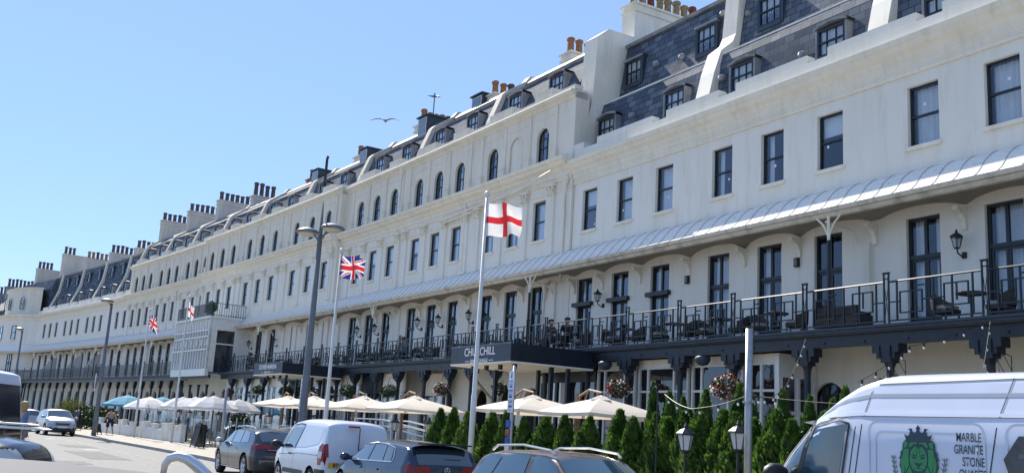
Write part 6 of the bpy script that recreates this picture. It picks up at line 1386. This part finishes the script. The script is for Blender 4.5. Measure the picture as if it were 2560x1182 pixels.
def person(loc, rz, label, J, hair, hairm, clothes, scale=1.0, group=None):
    """J: joints of the pose; body is one skinned surface, hands with five fingers"""
    t = thing('person', loc, label, 'person', group, rz); t.scale = (scale,)*3
    V = []; E = []; R = []; ix = {}
    def add(k, p, r, par=None):
        ix[k] = len(V); V.append(p); R.append(r)
        if par: E.append((ix[par], ix[k]))
    def mid(a, b, u): return tuple(Vector(a)+(Vector(b)-Vector(a))*u)
    add('pel', J['pel'], .125); add('waist', mid(J['pel'], J['chest'], .5), .115, 'pel'); add('chest', J['chest'], .14, 'waist'); add('neck', J['neck'], .055, 'chest')
    hd = Vector(J['head']); add('hb', tuple(hd+Vector((0, 0, -.07))), .075, 'neck'); add('head', tuple(hd), .098, 'hb'); add('ht', tuple(hd+Vector((0, 0, .07))), .085, 'head'); add('nose', tuple(hd+Vector(J['face'])*.105+Vector((0, 0, -.015))), .016, 'head')
    for s_ in 'LR':
        add('sh'+s_, J['sh'+s_], .062, 'chest'); add('el'+s_, J['el'+s_], .042, 'sh'+s_); add('fa'+s_, mid(J['el'+s_], J['wr'+s_], .35), .04, 'el'+s_); add('wr'+s_, J['wr'+s_], .027, 'fa'+s_)
        d = (Vector(J['wr'+s_])-Vector(J['el'+s_])).normalized(); sd_ = d.cross(Vector((0, 0, 1))); sd_ = sd_.normalized() if sd_.length > .1 else Vector((0, 1, 0)); w_ = Vector(J['wr'+s_])
        add('pa'+s_, tuple(w_+d*.06), .035, 'wr'+s_)
        for f, (o_, L) in enumerate(((-.03, .06), (-.01, .075), (.01, .07), (.03, .055))):
            b_ = w_+d*.09+sd_*o_; c_ = b_+d*L*.5+Vector((0, 0, -.008)); e_ = c_+d*L*.4+Vector((0, 0, -.02)); add('f%d%s' % (f, s_), tuple(b_), .010, 'pa'+s_); add('g%d%s' % (f, s_), tuple(c_), .009, 'f%d%s' % (f, s_)); add('h%d%s' % (f, s_), tuple(e_), .008, 'g%d%s' % (f, s_))
        add('th'+s_, tuple(w_+d*.06-sd_*.05), .010, 'pa'+s_); add('ti'+s_, tuple(w_+d*.1-sd_*.06), .009, 'th'+s_)
        add('hp'+s_, J['hp'+s_], .095, 'pel'); add('kn'+s_, J['kn'+s_], .062, 'hp'+s_); add('ca'+s_, mid(J['kn'+s_], J['an'+s_], .35), .058, 'kn'+s_); add('an'+s_, J['an'+s_], .038, 'ca'+s_); add('to'+s_, J['to'+s_], .035, 'an'+s_)
    body = skin('body', 'skin', V, E, R, t, 1)
    for nm, m, keys, inc in clothes:
        vs = [V[ix[k]] for k in keys]; es = [(keys.index(k2), keys.index(k1)) for k1 in keys for k2 in keys if (ix[k2], ix[k1]) in E]
        skin(nm, m, vs, es, [R[ix[k]]+inc for k in keys], t, 1)
    k = MB(); rnd = random.Random(3)
    rows = []
    up = hd+Vector((0, 0, .02)); f = Vector(J['face'])
    for z, r in ((.115, .02), (.11, .07), (.08, .105), (.03, .122), (-.02, .12), (-.06, .11)) + (((-.14, .1), (-.24, .09), (-.34, .05)) if hair == 'long' else ((-.08, .06),)):
        rows.append([(up.x-f.x*.03+r*cos(a*pi/8)*(1 if z > .06 else 1)*(.55 if (cos(a*pi/8)*f.x+sin(a*pi/8)*f.y) > .45 and z < .06 else 1), up.y-f.y*.03+r*sin(a*pi/8)*(.55 if (cos(a*pi/8)*f.x+sin(a*pi/8)*f.y) > .45 and z < .06 else 1), up.z+z) for a in range(16)])
    k.grid(rows, 0, True); k.f.append(list(range(16))); k.mi.append(0); k.build('hair', hairm, t, local=True, smooth=True, fix=True)
    k = MB(); sdv = f.cross(Vector((0, 0, 1))).normalized()
    for sg in (-1, 1): c = hd+f*.092+sdv*sg*.034+Vector((0, 0, .01)); k.lathe([(.003, -.01), (.011, 0), (.003, .01)], tuple(c), 6)
    c = hd+f*.09+Vector((0, 0, -.055)); k.box(c.x-.02, c.x+.02, c.y-.02, c.y+.02, c.z-.004, c.z+.004); k.build('eyes_and_mouth', 'hair_dark', t, local=True)
    k = MB()
    for sg in (-1, 1): c = hd+sdv*sg*.1; k.lathe([(.008, -.03), (.018, 0), (.008, .03)], tuple(c), 6)
    k.build('ear', 'skin', t, local=True)
    return t
def stand(lean=0.0, stride=.25, arm=.15):
    return dict(pel=(0, 0, .95), chest=(lean*.4, 0, 1.32), neck=(lean*.6, 0, 1.50), head=(lean*.75+.02, 0, 1.64), face=(1, 0, 0),
        shL=(lean*.5, .19, 1.42), shR=(lean*.5, -.19, 1.42), elL=(lean*.5+arm, .25, 1.14), elR=(lean*.5-arm, -.25, 1.14), wrL=(lean*.5+arm*2.3, .22, .93), wrR=(lean*.5-arm*1.4, -.27, .88),
        hpL=(0, .1, .92), hpR=(0, -.1, .92), knL=(stride*.7, .1, .5), knR=(-stride*.35, -.1, .5), anL=(stride*.8, .1, .08), anR=(-stride*1.3, -.1, .13), toL=(stride*.8+.15, .1, .03), toR=(-stride*1.3+.12, -.1, .03))
def sit():
    return dict(pel=(0, 0, .52), chest=(.02, 0, .9), neck=(.03, 0, 1.07), head=(.05, 0, 1.21), face=(1, 0, 0), shL=(.02, .18, .99), shR=(.02, -.18, .99), elL=(.1, .24, .74), elR=(.1, -.24, .74), wrL=(.33, .16, .7), wrR=(.33, -.16, .7),
        hpL=(.02, .1, .5), hpR=(.02, -.1, .5), knL=(.45, .12, .52), knR=(.45, -.12, .52), anL=(.47, .12, .1), anR=(.5, -.12, .1), toL=(.6, .12, .04), toR=(.63, -.12, .04))
SHIRT = ['waist', 'chest', 'shL', 'shR', 'pel']; SLEEVE = SHIRT+['elL', 'elR']; SHORT = ['pel', 'hpL', 'hpR', 'knL', 'knR']; TROU = SHORT+['caL', 'caR', 'anL', 'anR']
person(P(72.3, 9.6, .12), TH(72)+pi, 'bare-legged man in black shorts striding along by the low white wall', stand(.25, .42, .3), 'short', 'hair_dark', [('shorts', 'cloth_black', SHORT, .02), ('vest', 'cloth_grey', SHIRT, .012)])
t = thing('carrier_bag', P(71.5, 9.95, .62), 'dark bag carried by the walking man', 'bag'); k = MB(); k.box(-.2, .2, -.08, .08, 0, .32); k.tube([(-.1, 0, .32), (-.06, 0, .5), (.06, 0, .5), (.1, 0, .32)], .01, 4); k.build('body', 'cloth_black', t, local=True)
person(Vector((-31.45, 2.5, 0)), 1.9, 'blonde woman in a blue top at the left edge, behind the black van', stand(.0, .05, .1), 'long', 'hair_blonde', [('top', 'cloth_blue', SLEEVE, .015), ('trousers', 'cloth_grey', TROU, .012)], 1.02)
person(P(46.6, 7.2, .16), TH(46)+pi-.2, 'woman in a black top sitting on the ground terrace beneath a cream umbrella', sit(), 'long', 'hair_dark', [('top', 'cloth_black', SHIRT, .014), ('trousers', 'cloth_grey', TROU, .012)])
chair(46.6, 7.15, .12, pi-.2-pi/2, 'wicker armchair under the seated woman in black', 'armchairs on the ground terrace')
for s_, l, c in ((33.1, 'man in dark green jacket sitting behind the balcony railing above the larger sign canopy', 'cloth_green'), (31.9, 'seated person in black facing the man in the green jacket on the balcony', 'cloth_black'), (70.0, 'person sitting on the balcony near the left end, head above the rail', 'cloth_black'), (46.6, 'person in a light top sitting on the balcony left of the nearest flagpole', 'cloth_grey')):
    person(P(s_, 1.25, 4.96), TH(s_)+pi+(-.1 if s_ != 33.1 else pi), l, sit(), 'short', 'hair_dark', [('jacket', c, SLEEVE, .02), ('trousers', 'cloth_black', TROU, .012)])
# ================================================================ BIRDS
t = thing('seagull', P(35.8, 8.0, 13.8), 'seagull gliding with spread wings against the blue sky', 'bird', None, radians(140))
t.scale = (.8, .8, .8)
k = MB(); k.tube([(-.24, 0, 0), (-.12, 0, .0), (.05, 0, .01), (.2, 0, .03), (.27, 0, .03)], [.015, .05, .07, .045, .012], 8); bd = k.build('body', 'gull', t, local=True, smooth=True)
k = MB()
for sg in (-1, 1):
    pts = [(0, .05, .02, .15), (.08, .3, .13, .13), (.02, .6, .12, .09), (-.12, .98, -.02, .02)]
    rows = [[(x+c*.5, sg*y*.82, z), (x, sg*y*.82, z+.02), (x-c*.6, sg*y*.82, z)] for x, y, z, c in pts]; k.grid(rows)
    k.grid([[(x, y, z-.012) for x, y, z in r] for r in rows])
k.build('wing', 'gull', t, local=True, smooth=True)
# ================================================================ LEFT FOREGROUND
def px(x, y, depth):
    d = FW + RT*((x-1280)/F_PX) - UP*((y-591)/F_PX); return Vector((0, 0, EYE)) + d*depth
# near silver car: only its roof and one roof-rail foot rise into the frame
top = [(-2.2, .5), (-2.17, 1.0), (-2.05, 1.36), (-1.85, 1.47), (-1.2, 1.505), (-.3, 1.51), (.4, 1.47), (1.2, 1.0), (2.0, .85), (2.2, .5)]
belt = [(-2.2, 1.0), (0, .95), (2.2, .7)]; hw = [(-2.2, .7), (-1.9, .87), (0, .9), (1.8, .86), (2.2, .6)]
fd = px(505, 591, 1.0)-px(1280, 591, 1.0); RH = R0.normalized(); LK = F0.normalized()
nc = LK*3.15 + RH*(-1.28-1.45)
N = Car('parked_car', Vector((nc.x, nc.y, 0)), math.atan2(-RH.y, -RH.x), 'silver car closest to the camera, only its roof and curved rail foot in view', 'car', 4.4, top, belt, hw, [-1.35, 1.3], 'paint_grey', wr=.33)
b = MB(); Ninv = (Matrix.Translation(Vector((nc.x, nc.y, 0))) @ Matrix.Rotation(math.atan2(-RH.y, -RH.x), 4, 'Z')).inverted()
b.tube([tuple(Ninv @ px(x, y, 3.75)) for x, y in ((408, 1184), (412, 1160), (424, 1145), (445, 1139), (468, 1146), (490, 1162), (515, 1186), (545, 1215))], [.012, .014, .016, .018, .02, .022, .022, .02], 8); b.build('roof_rail', 'silver', N.root, smooth=True)
for sd in (1, -1):
    N.side('side_window', 'car_glass', [(-1.5, 1.02), (.9, .98)], [(-1.2, 1.34), (.4, 1.35)], sd)
N.topg('windscreen', 'car_glass', 1.15, .5, .93)
RAILHERE = N
# black van at the left edge and dark car before it
top = [(-2.6, .5), (-2.55, 1.9), (-2.4, 2.12), (1.0, 2.15), (1.2, 2.08), (1.45, 1.75), (1.72, 1.15), (2.1, 1.05), (2.5, .85), (2.6, .5)]
belt = [(-2.6, 1.2), (1.2, 1.15), (1.7, 1.05), (2.6, .7)]; hw = [(-2.6, .85), (-2.3, .97), (1.6, .97), (2.2, .88), (2.6, .6)]
q = px(-128, 1060, 17.0)
K = Car('parked_van', Vector((q.x-.6, q.y-.6, 0)), radians(-28), 'black van with a white roof cut by the left edge of the picture', 'van', 5.2, top, belt, hw, [-1.6, 1.6], 'paint_black', wr=.34, tb=.2, bw=.95)
K.root.scale.z = 1.1
K.topg('windscreen', 'car_glass', 1.75, 1.22, .93)
for sd in (1, -1): K.side('front_window', 'car_glass', [(.3, 1.2), (1.5, 1.15)], [(.3, 1.85), (1.05, 1.85)], sd); mirror(K, 1.5, sd*.97, 1.3, sd, 2.0)
K.shell('white_roof', 'car_white', lambda x, y, z: z > 1.86, .012)
for sd in (1, -1): K.shell('headlight', 'light_clear', lambda x, y, z: x > 2.1 and .7 < z < .95 and y*sd > .5)
top = [(-2.1, .5), (-2.05, .95), (-1.7, 1.25), (-1.2, 1.36), (-.2, 1.4), (.3, 1.33), (1.0, .97), (1.85, .86), (2.05, .7), (2.12, .4)]
belt = [(-2.1, .98), (0, .93), (1.2, .9), (2.1, .6)]; hw = [(-2.12, .68), (-1.9, .84), (0, .89), (1.7, .85), (2.0, .72), (2.12, .5)]
q = px(118, 1100, 15.5)-R0*2.12
G_ = Car('parked_car', Vector((q.x, q.y, 0)), math.atan2(R0.y, R0.x), 'glossy black car in front of the black van, sky shining on its bonnet', 'car', 4.24, top, belt, hw, [-1.3, 1.35], 'paint_black', wr=.33)
t = thing('white_board', px(66, 1072, 15.0), 'two long white boards lying across the glossy black car', 'board', None, math.atan2(R0.y, R0.x)); k = MB(); k.poly([(-.4, 0), (.25, 0), (.33, .012), (.25, .035), (-.4, .035)], -.15, .15); k.build('front_board', 'white_paint', t, local=True); k = MB(); k.poly([(-.4, .06), (.05, .06), (.11, .07), (.05, .085), (-.4, .085)], -.1, .2); k.build('rear_board', 'white_paint', t, local=True)
G_.root.scale.z = 1.28
G_.topg('windscreen', 'car_glass', .98, .4, .93); G_.topg('rear_screen', 'car_glass', -2.0, -1.7, .84)
for sd in (1, -1): G_.side('front_window', 'car_glass', [(-.1, .96), (.8, .94)], [(-.1, 1.28), (.25, 1.25)], sd); mirror(G_, .85, sd*.87, 1.0, sd, 1.2)
for sd in (1, -1): G_.shell('headlight', 'light_clear', lambda x, y, z: x > 1.75 and .62 < z < .8 and y*sd > .42)
